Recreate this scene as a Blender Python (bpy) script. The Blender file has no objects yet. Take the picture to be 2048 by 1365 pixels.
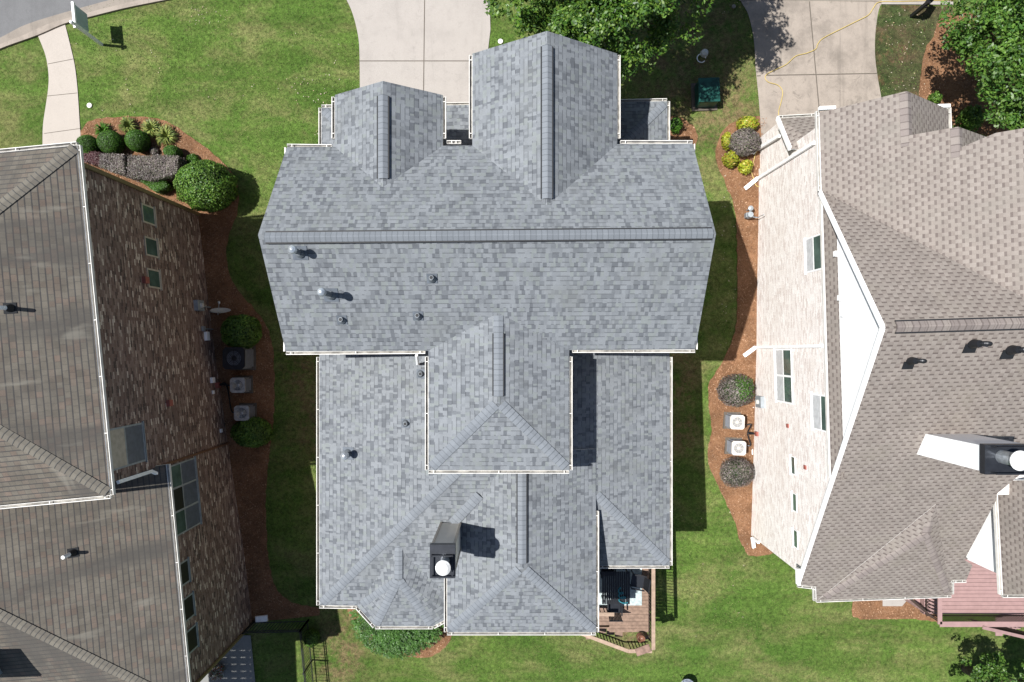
import bpy, bmesh, math, random
import numpy as np
from mathutils import Vector, Matrix
random.seed(7)
RNG = np.random.default_rng(11)
sc = bpy.context.scene
COL = sc.collection

# ---------------------------------------------------------------- camera, sky, sun
F, H, NX, NY = 1400.0, 28.0, 1024.0, 697.0      # focal length in photo pixels, flying height, point straight below
cam = bpy.data.objects.new("camera", bpy.data.cameras.new("camera"))
COL.objects.link(cam)
cam.location = (0, 0, H)
cam.rotation_euler = (0, 0, 0)
cam.data.sensor_width = 36.0
cam.data.lens = 36.0 * F / 2048.0
cam.data.shift_y = (NY - 682.5) / 2048.0
cam.data.clip_end = 500
sc.camera = cam

SUN = Vector((0.476, -0.05, -1.0)).normalized()   # the way the light travels
w = bpy.data.worlds.new("World"); sc.world = w; w.use_nodes = True
nt = w.node_tree
bg = nt.nodes["Background"]
sky = nt.nodes.new("ShaderNodeTexSky")
sky.sky_type = 'NISHITA'; sky.sun_disc = False
sky.sun_elevation = math.asin(-SUN.z); sky.sun_rotation = math.radians(270)
nt.links.new(sky.outputs[0], bg.inputs[0]); bg.inputs[1].default_value = 0.056
sd = bpy.data.lights.new("sun", 'SUN'); sd.energy = 4.4; sd.angle = math.radians(0.5); sd.color = (1, 0.98, 0.95)
so = bpy.data.objects.new("sun", sd); COL.objects.link(so)
so.rotation_euler = SUN.to_track_quat('-Z', 'Y').to_euler(); so.location = (-20, 0, 40)
sc.view_settings.view_transform = 'Standard'; sc.view_settings.look = 'None'
sc.view_settings.gamma = 1; sc.view_settings.exposure = 0.88; sc.view_settings.use_curve_mapping = False
sc.render.engine = 'CYCLES'
sc.render.resolution_x = 1024; sc.render.resolution_y = 682

# ---------------------------------------------------------------- picture to world helpers
def P(px, py, z):
    u = (H - z) / F
    return Vector(((px - NX) * u, (NY - py) * u, z))

TS = 2.0
def hfun(x, y):
    pts = [(-30, -3.0), (-20, -2.8), (-12, -2.3), (-8, -1.95), (-4, -1.25), (0, -0.6), (4, -0.3), (8, 0), (30, 0.1)]
    f = pts[-1][1]
    if y <= pts[0][0]: f = pts[0][1]
    else:
        for (a, fa), (b, fb) in zip(pts, pts[1:]):
            if y <= b:
                f = fa + (fb - fa) * (y - a) / (b - a); break
    m = 0.72 + 0.28 * min(1, max(0, (x + 10) / 6)) if x < -4 else 1.0
    f *= m
    f += 0.35 * min(1, max(0, (x - 7) / 3)) * min(1, max(0, (y - 1) / 5))
    return f
_hc = {}
def hg(i, j):
    k = (i, j)
    if k not in _hc: _hc[k] = hfun(i * TS, j * TS)
    return _hc[k]
def TH(x, y):
    a = x / TS; b = y / TS
    i = math.floor(a + 1e-9); j = math.floor(b + 1e-9)
    fx = a - i; fy = b - j
    h00, h10, h01, h11 = hg(i, j), hg(i + 1, j), hg(i, j + 1), hg(i + 1, j + 1)
    if fx >= fy: return h00 + (h10 - h00) * fx + (h11 - h10) * fy
    return h00 + (h11 - h01) * fx + (h01 - h00) * fy
def G(px, py, dz=0.0):
    z = 0
    for _ in range(8):
        p = P(px, py, z + dz); z = TH(p.x, p.y)
    p = P(px, py, z + dz)
    return Vector((p.x, p.y, z))

# ---------------------------------------------------------------- object helpers
def props(o, label=None, cat=None, group=None, kind=None):
    if label: o["label"] = label
    if cat: o["category"] = cat
    if group: o["group"] = group
    if kind: o["kind"] = kind
    return o
def thing(name, label, cat, loc=(0, 0, 0), rz=0, group=None):
    o = bpy.data.objects.new(name, None); COL.objects.link(o)
    o.location = loc; o.rotation_euler = (0, 0, rz); o.empty_display_size = 0.3
    return props(o, label, cat, group)
def link(name, me, parent=None):
    o = bpy.data.objects.new(name, me); COL.objects.link(o)
    if parent is not None: o.parent = parent
    return o
def uvauto(bm):
    uv = bm.loops.layers.uv.verify()
    bm.normal_update()
    for f in bm.faces:
        n = f.normal
        t = Vector((0, 0, 1)).cross(n)
        if t.length < 1e-3: t = Vector((1, 0, 0))
        t.normalize(); b = n.cross(t)
        for l in f.loops:
            l[uv].uv = (l.vert.co.dot(t), l.vert.co.dot(b))
def obj(name, bm, mats, parent=None, smooth=False, uv=True, recalc=False):
    if recalc: bmesh.ops.recalc_face_normals(bm, faces=bm.faces)
    if uv: uvauto(bm)
    me = bpy.data.meshes.new(name); bm.to_mesh(me); bm.free()
    for m in (mats if isinstance(mats, (list, tuple)) else [mats]): me.materials.append(m)
    if smooth: me.polygons.foreach_set("use_smooth", [True] * len(me.polygons))
    return link(name, me, parent)
def BM(): return bmesh.new()
def face(bm, pts, mi=0):
    f = bm.faces.new([bm.verts.new(p) for p in pts]); f.material_index = mi
    return f
def prism(bm, pts, dz, mi=0, ms=1):
    """top polygon pts (anticlockwise from above) with depth dz straight down"""
    top = [Vector(p) for p in pts]; bot = [p - Vector((0, 0, dz)) for p in top]
    vt = [bm.verts.new(p) for p in top]; vb = [bm.verts.new(p) for p in bot]
    a = bm.faces.new(vt); a.material_index = mi
    a.normal_update()
    if a.normal.z < 0: a.normal_flip()
    n = len(top)
    b = bm.faces.new(vb); b.material_index = ms; b.normal_update()
    if b.normal.z > 0: b.normal_flip()
    for i in range(n):
        j = (i + 1) % n
        q = bm.faces.new([vt[i], vb[i], vb[j], vt[j]]); q.material_index = ms
    return a
def box(bm, c, s, rz=0, mi=0, rot=None):
    M = Matrix.Translation(Vector(c)) @ (rot if rot is not None else Matrix.Rotation(rz, 4, 'Z')) @ Matrix.Diagonal((s[0], s[1], s[2], 1))
    r = bmesh.ops.create_cube(bm, size=1, matrix=M)
    for v in r['verts']:
        for f in v.link_faces: f.material_index = mi
    return r['verts']
def bar(bm, a, b, wd, ht, mi=0):
    a = Vector(a); b = Vector(b); d = b - a
    L = d.length
    if L < 1e-5: return
    q = d.to_track_quat('X', 'Z').to_matrix().to_4x4()
    M = Matrix.Translation((a + b) / 2) @ q @ Matrix.Diagonal((L, wd, ht, 1))
    r = bmesh.ops.create_cube(bm, size=1, matrix=M)
    for v in r['verts']:
        for f in v.link_faces: f.material_index = mi
def cyl(bm, a, b, r0, r1=None, seg=14, mi=0, caps=True):
    a = Vector(a); b = Vector(b); d = b - a
    r1 = r0 if r1 is None else r1
    q = d.to_track_quat('Z', 'X').to_matrix().to_4x4()
    M = Matrix.Translation((a + b) / 2) @ q
    r = bmesh.ops.create_cone(bm, cap_ends=caps, segments=seg, radius1=r0, radius2=r1, depth=d.length, matrix=M)
    for v in r['verts']:
        for f in v.link_faces: f.material_index = mi
def lathe(bm, prof, c, seg=20, mi=0):
    c = Vector(c); rings = []
    for r, z in prof:
        rings.append([bm.verts.new(c + Vector((r * math.cos(2 * math.pi * k / seg), r * math.sin(2 * math.pi * k / seg), z))) for k in range(seg)])
    for A, B in zip(rings, rings[1:]):
        for k in range(seg):
            f = bm.faces.new([A[k], A[(k + 1) % seg], B[(k + 1) % seg], B[k]]); f.material_index = mi
    if prof[-1][0] > 1e-4:
        f = bm.faces.new(rings[-1]); f.material_index = mi
    if prof[0][0] > 1e-4:
        f = bm.faces.new(list(reversed(rings[0]))); f.material_index = mi
def tube(bm, pts, r, seg=8, mi=0):
    pts = [Vector(p) for p in pts]; rings = []
    for i, p in enumerate(pts):
        d = (pts[min(i + 1, len(pts) - 1)] - pts[max(i - 1, 0)]).normalized()
        a = d.cross(Vector((0, 0, 1)))
        if a.length < 0.05: a = d.cross(Vector((1, 0, 0)))
        a.normalize(); b = a.cross(d)
        rr = r[i] if isinstance(r, (list, tuple)) else r
        rings.append([bm.verts.new(p + (a * math.cos(t) + b * math.sin(t)) * rr) for t in [2 * math.pi * k / seg for k in range(seg)]])
    for A, B in zip(rings, rings[1:]):
        for k in range(seg):
            f = bm.faces.new([A[k], B[k], B[(k + 1) % seg], A[(k + 1) % seg]]); f.material_index = mi
    for R in (rings[0], list(reversed(rings[-1]))):
        f = bm.faces.new(R); f.material_index = mi
def spline(pts, n=6):
    pts = [Vector(p) for p in pts]; out = []
    for i in range(len(pts) - 1):
        p0 = pts[max(i - 1, 0)]; p1 = pts[i]; p2 = pts[i + 1]; p3 = pts[min(i + 2, len(pts) - 1)]
        for k in range(n):
            t = k / n
            out.append(0.5 * ((2 * p1) + (p2 - p0) * t + (2 * p0 - 5 * p1 + 4 * p2 - p3) * t * t + (3 * p1 - p0 - 3 * p2 + p3) * t ** 3))
    out.append(pts[-1]); return out
def copy_tree(o, parent=None):
    c = o.copy(); COL.objects.link(c); c.parent = parent
    for ch in list(o.children): copy_tree(ch, c)
    return c

# ---------------------------------------------------------------- node materials
class NB:
    def __init__(s, name):
        s.m = bpy.data.materials.new(name); s.m.use_nodes = True
        s.nt = s.m.node_tree; s.b = s.nt.nodes["Principled BSDF"]
        s.b.inputs["Roughness"].default_value = 0.85
        s.b.inputs["Specular IOR Level"].default_value = 0.25
    def put(s, sock, v):
        if hasattr(v, 'links') or isinstance(v, bpy.types.NodeSocket): s.nt.links.new(v, sock)
        elif isinstance(v, (tuple, list)) and len(v) == 3 and sock.type == 'RGBA': sock.default_value = (*v, 1)
        else: sock.default_value = v
    def math(s, op, a, b=None, c=None):
        n = s.nt.nodes.new("ShaderNodeMath"); n.operation = op
        s.put(n.inputs[0], a)
        if b is not None: s.put(n.inputs[1], b)
        if c is not None: s.put(n.inputs[2], c)
        return n.outputs[0]
    def uv(s):
        n = s.nt.nodes.new("ShaderNodeUVMap"); x = s.nt.nodes.new("ShaderNodeSeparateXYZ")
        s.nt.links.new(n.outputs[0], x.inputs[0]); return x.outputs[0], x.outputs[1]
    def pos(s):
        g = s.nt.nodes.new("ShaderNodeNewGeometry"); return g.outputs["Position"]
    def comb(s, x, y, z=0.0):
        n = s.nt.nodes.new("ShaderNodeCombineXYZ")
        for i, v in enumerate((x, y, z)): s.put(n.inputs[i], v)
        return n.outputs[0]
    def sep(s, v):
        n = s.nt.nodes.new("ShaderNodeSeparateXYZ"); s.nt.links.new(v, n.inputs[0]); return n.outputs
    def white(s, x, y, z=0.0):
        n = s.nt.nodes.new("ShaderNodeTexWhiteNoise"); n.noise_dimensions = '3D'
        s.nt.links.new(s.comb(x, y, z), n.inputs[0]); return n.outputs[0]
    def noise(s, scale, vec=None, detail=3, rough=0.55, dist=0.0):
        n = s.nt.nodes.new("ShaderNodeTexNoise"); n.inputs["Scale"].default_value = scale
        n.inputs["Detail"].default_value = detail; n.inputs["Roughness"].default_value = rough
        n.inputs["Distortion"].default_value = dist
        s.nt.links.new(vec if vec is not None else s.pos(), n.inputs["Vector"]); return n.outputs[0]
    def ramp(s, f, stops, interp='LINEAR'):
        n = s.nt.nodes.new("ShaderNodeValToRGB"); cr = n.color_ramp; cr.interpolation = interp
        while len(cr.elements) > 1: cr.elements.remove(cr.elements[-1])
        cr.elements[0].position = stops[0][0]; cr.elements[0].color = (*stops[0][1], 1)
        for p, c in stops[1:]:
            e = cr.elements.new(p); e.color = (*c, 1)
        s.put(n.inputs[0], f); return n.outputs[0]
    def mix(s, f, a, b, mode='MIX'):
        n = s.nt.nodes.new("ShaderNodeMix"); n.data_type = 'RGBA'; n.blend_type = mode
        s.put(n.inputs[0], f); s.put(n.inputs[6], a); s.put(n.inputs[7], b); return n.outputs[2]
    def smooth(s, v, a, b, lo=0.0, hi=1.0):
        n = s.nt.nodes.new("ShaderNodeMapRange"); n.interpolation_type = 'SMOOTHSTEP'
        s.put(n.inputs[0], v); n.inputs[1].default_value = a; n.inputs[2].default_value = b
        n.inputs[3].default_value = lo; n.inputs[4].default_value = hi; return n.outputs[0]
    def scalev(s, sx, sy, sz, vec=None):
        n = s.nt.nodes.new("ShaderNodeMapping"); n.inputs[3].default_value = (sx, sy, sz)
        s.nt.links.new(vec if vec is not None else s.pos(), n.inputs[0]); return n.outputs[0]
    def gray(s, v): return s.comb(v, v, v)
    def island(s):
        g = s.nt.nodes.new("ShaderNodeNewGeometry"); return g.outputs["Random Per Island"]
    def base(s, c): s.put(s.b.inputs["Base Color"], c)
    def rough(s, v): s.put(s.b.inputs["Roughness"], v)
    def bump(s, h, strength=0.3, dist=0.02):
        n = s.nt.nodes.new("ShaderNodeBump"); n.inputs["Strength"].default_value = strength
        n.inputs["Distance"].default_value = dist; s.nt.links.new(h, n.inputs["Height"])
        s.nt.links.new(n.outputs[0], s.b.inputs["Normal"])

def plain(name, col, rough=0.6, metal=0.0, var=0.12, nscale=6.0, spec=0.3):
    k = NB(name); n = k.noise(nscale, detail=4)
    f = k.smooth(n, 0.3, 0.7, 1 - var, 1 + var)
    k.base(k.mix(1.0, (*col,), k.gray(f), 'MULTIPLY'))
    k.rough(rough); k.b.inputs["Metallic"].default_value = metal; k.b.inputs["Specular IOR Level"].default_value = spec
    return k.m

def shingle(name, ramp, expo=0.143, wid=0.34, line=0.45, lineprob=0.5, regular=0.0, vedge=0.0, stain=0.0, tint=None, mott=0.10, lineh=0.17, linecol=(0.03, 0.032, 0.036)):
    k = NB(name); u, v = k.uv()
    # slightly wavy courses
    nz = k.noise(0.7, k.comb(u, v), 2)
    vv = k.math('DIVIDE', k.math('ADD', v, k.math('MULTIPLY', k.math('SUBTRACT', nz, 0.5), 0.02)), expo)
    row = k.math('FLOOR', vv); fv = k.math('FRACT', vv)
    off = k.math('MULTIPLY', k.white(row, 3.3), 7.0)
    if regular > 0: off = k.math('ADD', k.math('MULTIPLY', row, 0.5), k.math('MULTIPLY', k.math('SUBTRACT', k.white(row, 3.3), 0.5), 0.5 * (1 - regular)))
    uu = k.math('ADD', k.math('DIVIDE', u, wid), off)
    cell = k.math('FLOOR', uu); fu = k.math('FRACT', uu)
    sp = k.math('ADD', 0.5 if regular > 0 else 0.28, k.math('MULTIPLY', k.white(cell, row, 5.1), 0.08 if regular > 0 else 0.46))
    side = k.math('GREATER_THAN', fu, sp)
    sub = k.math('ADD', k.math('MULTIPLY', cell, 2.0), side)
    tone = k.white(sub, row, 1.7)
    if regular > 0: tone = k.math('ADD', k.math('MULTIPLY', tone, 1 - 0.55 * regular), k.math('MULTIPLY', k.math('SUBTRACT', 1.0, side), 0.55 * regular))
    c = k.ramp(tone, ramp, 'LINEAR' if regular > 0 else 'CONSTANT')
    has = k.math('LESS_THAN', k.white(sub, row, 9.4), lineprob) if regular == 0 else k.math('SUBTRACT', 1.0, k.math('MULTIPLY', side, regular))
    ln = k.math('MULTIPLY', k.math('MULTIPLY', k.math('LESS_THAN', fv, lineh), has), line)  # painted shadow line along the lower edge of the tabs
    if vedge > 0:
        d = k.math('MULTIPLY', k.math('LESS_THAN', k.math('ABSOLUTE', k.math('SUBTRACT', fu, sp)), 0.03), vedge)
        e = k.math('MULTIPLY', k.math('LESS_THAN', fu, 0.035), vedge)
        ln = k.math('MAXIMUM', ln, k.math('MAXIMUM', d, e))
    c = k.mix(ln, c, linecol)
    g = k.smooth(k.noise(2.1, detail=5, rough=0.65), 0.3, 0.7, 1 - mott, 1 + mott)
    g2 = k.smooth(k.noise(95, detail=2), 0.25, 0.75, 0.86, 1.14)
    c = k.mix(1.0, c, k.gray(k.math('MULTIPLY', g, g2)), 'MULTIPLY')
    if tint: c = k.mix(k.smooth(k.noise(0.9, detail=3), 0.5, 0.75, 0, 0.35), c, tint)
    if stain > 0:   # rain streaks that run down the slope
        st = k.noise(1.0, k.comb(k.math('MULTIPLY', u, 0.75), k.math('MULTIPLY', v, 0.16)), 4, 0.6, 0.3)
        c = k.mix(k.smooth(st, 0.44, 0.66, 0, stain), c, (0.062, 0.058, 0.053))
        s2_ = k.noise(1.0, k.comb(k.math('MULTIPLY', u, 1.6), k.math('ADD', k.math('MULTIPLY', v, 0.3), 40.0)), 3, 0.6, 0.2)
        c = k.mix(k.smooth(s2_, 0.6, 0.72, 0, 0.55), c, (0.19, 0.178, 0.15))
    k.base(c); k.rough(0.92)
    k.bump(k.math('ADD', k.math('ADD', k.math('MULTIPLY', fv, -0.6), k.math('MULTIPLY', tone, 0.35)), k.math('MULTIPLY', k.noise(160, detail=1), 0.25)), 0.35, 0.012)
    return k.m

def brick(name, ramp, mortar, dirt=(0.1, 0.08, 0.07)):
    k = NB(name); u, v = k.uv()
    bh, bw = 0.076, 0.215
    vv = k.math('DIVIDE', v, bh); row = k.math('FLOOR', vv); fv = k.math('FRACT', vv)
    uu = k.math('ADD', k.math('DIVIDE', u, bw), k.math('MULTIPLY', k.math('MODULO', row, 2.0), 0.5))
    cell = k.math('FLOOR', uu); fu = k.math('FRACT', uu)
    c = k.ramp(k.white(cell, row, 2.2), ramp, 'LINEAR')
    mo = k.math('MAXIMUM', k.math('LESS_THAN', fv, 0.14), k.math('LESS_THAN', fu, 0.05))
    c = k.mix(mo, c, mortar)
    c = k.mix(k.smooth(k.noise(0.8, detail=4), 0.45, 0.75, 0, 0.3), c, dirt)
    g = k.smooth(k.noise(30, detail=3), 0.25, 0.75, 0.85, 1.15)
    c = k.mix(1.0, c, k.gray(g), 'MULTIPLY')
    k.base(c); k.rough(0.9); k.bump(k.math('SUBTRACT', 1.0, mo), 0.5, 0.008)
    return k.m

def grassmat(name, a, b, dry, soil, drylo=0.5, soillo=0.7, spots=()):
    k = NB(name)
    c = k.mix(k.smooth(k.noise(0.28, detail=5, rough=0.6), 0.35, 0.65), a, b)
    c = k.mix(k.math('MULTIPLY', k.smooth(k.noise(0.42, k.scalev(1, 1.6, 1), 7, 0.72, 0.4), drylo, drylo + 0.26), 0.75), c, dry)
    c = k.mix(k.smooth(k.noise(0.9, detail=6, rough=0.75), soillo, soillo + 0.1, 0, 0.6), c, soil)
    if spots:
        xyz = k.sep(k.pos()); acc = None
        for sx, sy, sr in spots:
            dx = k.math('SUBTRACT', xyz[0], sx); dy = k.math('MULTIPLY', k.math('SUBTRACT', xyz[1], sy), 0.6)
            d = k.math('SQRT', k.math('ADD', k.math('MULTIPLY', dx, dx), k.math('MULTIPLY', dy, dy)))
            m_ = k.smooth(d, sr * 0.4, sr * 1.5, 1.0, 0.0); acc = m_ if acc is None else k.math('MAXIMUM', acc, m_)
        nn_ = k.smooth(k.noise(1.7, detail=7, rough=0.8), 0.38, 0.62)
        c = k.mix(k.math('MULTIPLY', k.math('MULTIPLY', acc, nn_), 0.85), c, soil)
    f = k.smooth(k.noise(7, k.scalev(1, 1, 1), 8, 0.85), 0.3, 0.7, 0.42, 1.58)
    mow = k.smooth(k.noise(1.0, k.scalev(0.12, 1.5, 1), 3, 0.5), 0.35, 0.65, 0.9, 1.1)
    f = k.math('MULTIPLY', f, mow)
    f2 = k.smooth(k.noise(45, detail=3, rough=0.8), 0.25, 0.75, 0.55, 1.45)
    c = k.mix(1.0, c, k.gray(k.math('MULTIPLY', f, f2)), 'MULTIPLY')
    c = k.mix(k.smooth(k.noise(38, detail=2), 0.66, 0.72, 0, 0.5), c, (dry[0] * 1.6, dry[1] * 1.5, dry[2] * 1.5))
    k.base(c); k.rough(0.95); k.b.inputs["Specular IOR Level"].default_value = 0.1
    k.bump(k.noise(60, detail=4, rough=0.8), 0.9, 0.05)
    return k.m

def mulchmat(name, a, b, c3):
    k = NB(name)
    c = k.ramp(k.noise(9, k.scalev(1, 1.0, 1), 9, 0.9, 1.2), [(0.34, c3), (0.5, a), (0.64, b)])
    f = k.smooth(k.noise(1.2, detail=5, rough=0.7), 0.3, 0.7, 0.72, 1.2)
    c = k.mix(1.0, c, k.gray(f), 'MULTIPLY')
    c = k.mix(k.smooth(k.noise(30, detail=1), 0.70, 0.74, 0, 0.6), c, (0.35, 0.26, 0.18))
    k.base(c); k.rough(0.95); k.b.inputs["Specular IOR Level"].default_value = 0.1
    k.bump(k.noise(50, detail=5, rough=0.8), 1.0, 0.05)
    return k.m

def concmat(name, col, stain=0.25, sc_=0.9):
    k = NB(name)
    c = k.mix(k.smooth(k.noise(sc_, detail=7, rough=0.7), 0.42, 0.72, 0, stain), col, tuple(x * 0.55 for x in col))
    c = k.mix(k.smooth(k.noise(3.0, k.scalev(1, 0.35, 1), 4, 0.7), 0.5, 0.8, 0, stain * 0.6), c, tuple(x * 0.6 for x in col))
    c = k.mix(k.smooth(k.noise(12, detail=3), 0.66, 0.72, 0, 0.25), c, tuple(x * 0.5 for x in col))
    c = k.mix(k.smooth(k.noise(2.2, k.scalev(1, 0.8, 1), 6, 0.8, 0.6), 0.55, 0.68, 0, stain * 0.9), c, tuple(x * 0.5 for x in col))
    c = k.mix(k.smooth(k.noise(1.0, k.scalev(2.2, 0.12, 1), 4, 0.6, 0.5), 0.56, 0.7, 0, stain * 0.5), c, tuple(x * 0.5 for x in col))
    f = k.smooth(k.noise(60, detail=4, rough=0.85), 0.25, 0.75, 0.84, 1.16)
    k.base(k.mix(1.0, c, k.gray(f), 'MULTIPLY')); k.rough(0.9)
    k.bump(k.noise(90, detail=3), 0.3, 0.01)
    return k.m

def leafmat(name, cols, trans=0.25, gloss=0.45):
    k = NB(name)
    c = k.ramp(k.island(), [(i / max(1, len(cols) - 1), q) for i, q in enumerate(cols)])
    n = k.smooth(k.noise(1.6, detail=3), 0.3, 0.7, 0.7, 1.3)
    c = k.mix(1.0, c, k.gray(n), 'MULTIPLY')
    k.base(c); k.rough(gloss); k.b.inputs["Specular IOR Level"].default_value = 0.4
    t = k.nt.nodes.new("ShaderNodeBsdfTranslucent"); k.nt.links.new(c, t.inputs[0])
    mx = k.nt.nodes.new("ShaderNodeMixShader"); mx.inputs[0].default_value = trans
    k.nt.links.new(k.b.outputs[0], mx.inputs[1]); k.nt.links.new(t.outputs[0], mx.inputs[2])
    k.nt.links.new(mx.outputs[0], k.nt.nodes["Material Output"].inputs[0])
    return k.m

def capmat(name, ramp, linecol=(0.05, 0.055, 0.06), expo=0.15):
    """ridge cap pieces: uv.x runs along the ridge"""
    k = NB(name); u, v = k.uv()
    uu = k.math('DIVIDE', u, expo); cell = k.math('FLOOR', uu); fu = k.math('FRACT', uu)
    c = k.ramp(k.white(cell, 4.0, 1.0), ramp)
    c = k.mix(k.math('MULTIPLY', k.math('LESS_THAN', fu, 0.13), 0.6), c, linecol)
    g = k.smooth(k.noise(95, detail=2), 0.25, 0.75, 0.86, 1.14)
    k.base(k.mix(1.0, c, k.gray(g), 'MULTIPLY')); k.rough(0.92)
    k.bump(k.math('SUBTRACT', 1.0, fu), 0.4, 0.015)
    return k.m

M = {}
M['shingle'] = shingle('slate grey shingles', [(0, (0.1, 0.108, 0.119)), (0.12, (0.126, 0.136, 0.147)), (0.28, (0.15, 0.161, 0.173)), (0.5, (0.172, 0.184, 0.196)), (0.86, (0.167, 0.182, 0.183))], 0.143, 0.19, 0.5, 0.6, mott=0.09, tint=(0.145, 0.153, 0.148))
M['cap'] = capmat('slate grey ridge caps', [(0, (0.147, 0.16, 0.176)), (1, (0.172, 0.187, 0.204))], (0.08, 0.09, 0.1))
M['vent'] = plain('black ridge vent edge', (0.012, 0.013, 0.015), 0.6)
M['tan_shingle'] = shingle('weathered brown shingles', [(0, (0.118, 0.092, 0.074)), (0.2, (0.104, 0.092, 0.075)), (0.5, (0.128, 0.114, 0.093)), (0.8, (0.113, 0.1, 0.082)), (1, (0.138, 0.107, 0.086))], 0.165, 0.38, 0.75, 1.0, 0.001, vedge=0.3, stain=0.8, mott=0.14, lineh=0.2)
M['tan_cap'] = capmat('weathered brown ridge caps', [(0, (0.112, 0.101, 0.085)), (1, (0.142, 0.13, 0.107))])
TR = [(0, (0.232, 0.205, 0.183)), (0.5, (0.212, 0.185, 0.164)), (1, (0.178, 0.152, 0.135))]
M['rose_shingle'] = shingle('rosy tan shingles', TR, 0.145, 0.26, 0.66, 1.0, 0.9, mott=0.08, tint=(0.2, 0.18, 0.145), lineh=0.34, linecol=(0.06, 0.045, 0.042))
M['rose_shingle_wide'] = shingle('rosy tan shingles seen square on', TR, 0.16, 0.235, 0.55, 1.0, 0.9, mott=0.07, tint=(0.2, 0.185, 0.16), lineh=0.4, linecol=(0.07, 0.053, 0.05))
M['rose_cap'] = capmat('rosy tan ridge caps', [(0, (0.17, 0.145, 0.134)), (0.5, (0.205, 0.176, 0.162)), (1, (0.23, 0.202, 0.18))], (0.08, 0.065, 0.06), 0.2)
M['cap_white'] = plain('white enamelled cap', (0.62, 0.62, 0.61), 0.4, var=0.2, nscale=9)
M['white'] = plain('white painted trim', (0.88, 0.88, 0.87), 0.45, var=0.06)
M['gutter'] = plain('white aluminium gutter', (0.62, 0.6, 0.56), 0.5, var=0.12, nscale=3)
M['trough'] = plain('dark gutter trough', (0.22, 0.21, 0.19), 0.8, var=0.4, nscale=5)  # trough floor, a darker grey than the lip
M['brown_brick'] = brick('brown mixed brick', [(0, (0.06, 0.045, 0.04)), (0.25, (0.16, 0.1, 0.082)), (0.6, (0.22, 0.15, 0.125)), (0.85, (0.3, 0.22, 0.18)), (1, (0.62, 0.53, 0.45))], (0.2, 0.155, 0.135))
M['cream_brick'] = brick('cream brick', [(0, (0.6, 0.52, 0.48)), (0.4, (0.74, 0.69, 0.65)), (1, (0.83, 0.795, 0.765))], (0.76, 0.73, 0.7), (0.62, 0.54, 0.48))
M['beige_brick'] = brick('beige brick', [(0, (0.3, 0.23, 0.18)), (1, (0.45, 0.37, 0.3))], (0.42, 0.38, 0.33), (0.3, 0.25, 0.2))
M['taupe'] = plain('taupe chimney siding', (0.74, 0.68, 0.58), 0.7, var=0.05)
M['black'] = plain('black metal', (0.018, 0.019, 0.022), 0.4, 0.3)
M['char'] = plain('charcoal cap metal', (0.03, 0.033, 0.04), 0.35, 0.5)
M['galv'] = plain('galvanised metal', (0.5, 0.53, 0.55), 0.35, 0.7, var=0.25)
M['grey_metal'] = plain('grey painted metal', (0.3, 0.33, 0.35), 0.5, 0.3)
def siding(name, col, pitch=0.18):
    k = NB(name); u, v = k.uv(); fv = k.math('FRACT', k.math('DIVIDE', v, pitch))
    c = k.mix(k.math('MULTIPLY', k.math('LESS_THAN', fv, 0.1), 0.45), col, tuple(x * 0.5 for x in col))
    c = k.mix(k.smooth(k.noise(1.5, detail=5, rough=0.7), 0.5, 0.8, 0, 0.2), c, tuple(x * 0.7 for x in col))
    k.base(c); k.rough(0.6); k.bump(fv, 0.4, 0.01); return k.m
M['siding'] = siding('white lap siding', (0.88, 0.88, 0.87))
M['taupe'] = siding('beige lap siding', (0.74, 0.68, 0.58), 0.15)
M['pipe_grey'] = plain('dull lead pipe', (0.12, 0.135, 0.15), 0.55, 0.2, var=0.2)
M['flash'] = plain('slate coloured flashing', (0.1, 0.115, 0.135), 0.7, 0.0, var=0.15)
M['glass'] = plain('dark window glass', (0.075, 0.115, 0.1), 0.06, 0.0, var=0.3, nscale=1.5, spec=1.0)
M['blind'] = plain('window with pale blind', (0.55, 0.56, 0.57), 0.25, var=0.1, spec=0.6)
M['blueglass'] = plain('grey window screen', (0.10, 0.115, 0.15), 0.3, var=0.15, spec=0.6)
M['frame_tan'] = plain('tan window frame', (0.42, 0.37, 0.3), 0.5)
M['olive'] = plain('olive corner trim', (0.16, 0.12, 0.06), 0.6)
M['brown'] = plain('brown trim', (0.14, 0.07, 0.04), 0.6)
M['ac_cream'] = plain('cream enamel', (0.5, 0.48, 0.44), 0.4, var=0.06)
M['ac_grey'] = plain('grey louvres', (0.16, 0.17, 0.19), 0.5)
M['utility_green'] = plain('dark green enamel', (0.009, 0.05, 0.04), 0.35, var=0.45, nscale=5)
M['red'] = plain('dull red vent', (0.28, 0.09, 0.07), 0.6)
M['asphalt'] = concmat('asphalt', (0.135, 0.135, 0.137), 0.3)
M['concrete'] = concmat('pale concrete', (0.32, 0.293, 0.268), 0.25)
M['concrete_old'] = concmat('stained concrete', (0.285, 0.245, 0.208), 0.75)
M['walk'] = concmat('walkway concrete', (0.36, 0.322, 0.285), 0.12)
M['kerb'] = concmat('kerb concrete', (0.23, 0.2, 0.17), 0.4)
M['joint'] = plain('dark joint', (0.1, 0.085, 0.07), 0.9)
M['patio'] = concmat('grey patio concrete', (0.2, 0.2, 0.19), 0.25)
M['grass'] = grassmat('lawn', (0.06, 0.114, 0.02), (0.086, 0.142, 0.028), (0.178, 0.172, 0.07), (0.18, 0.125, 0.07), 0.42, 0.66, spots=[(-8.4, -.8, 1.1), (-8.2, -3, .9), (-8.6, 1, .6), (6.9, -1.2, .9), (7.2, -3.5, .7), (7.0, 11.5, 2.6), (8.3, 9.6, 1.6), (4.9, -12.6, .5), (-6.5, -11.2, 1.1), (-7.3, -13, 1.2)])
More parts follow.
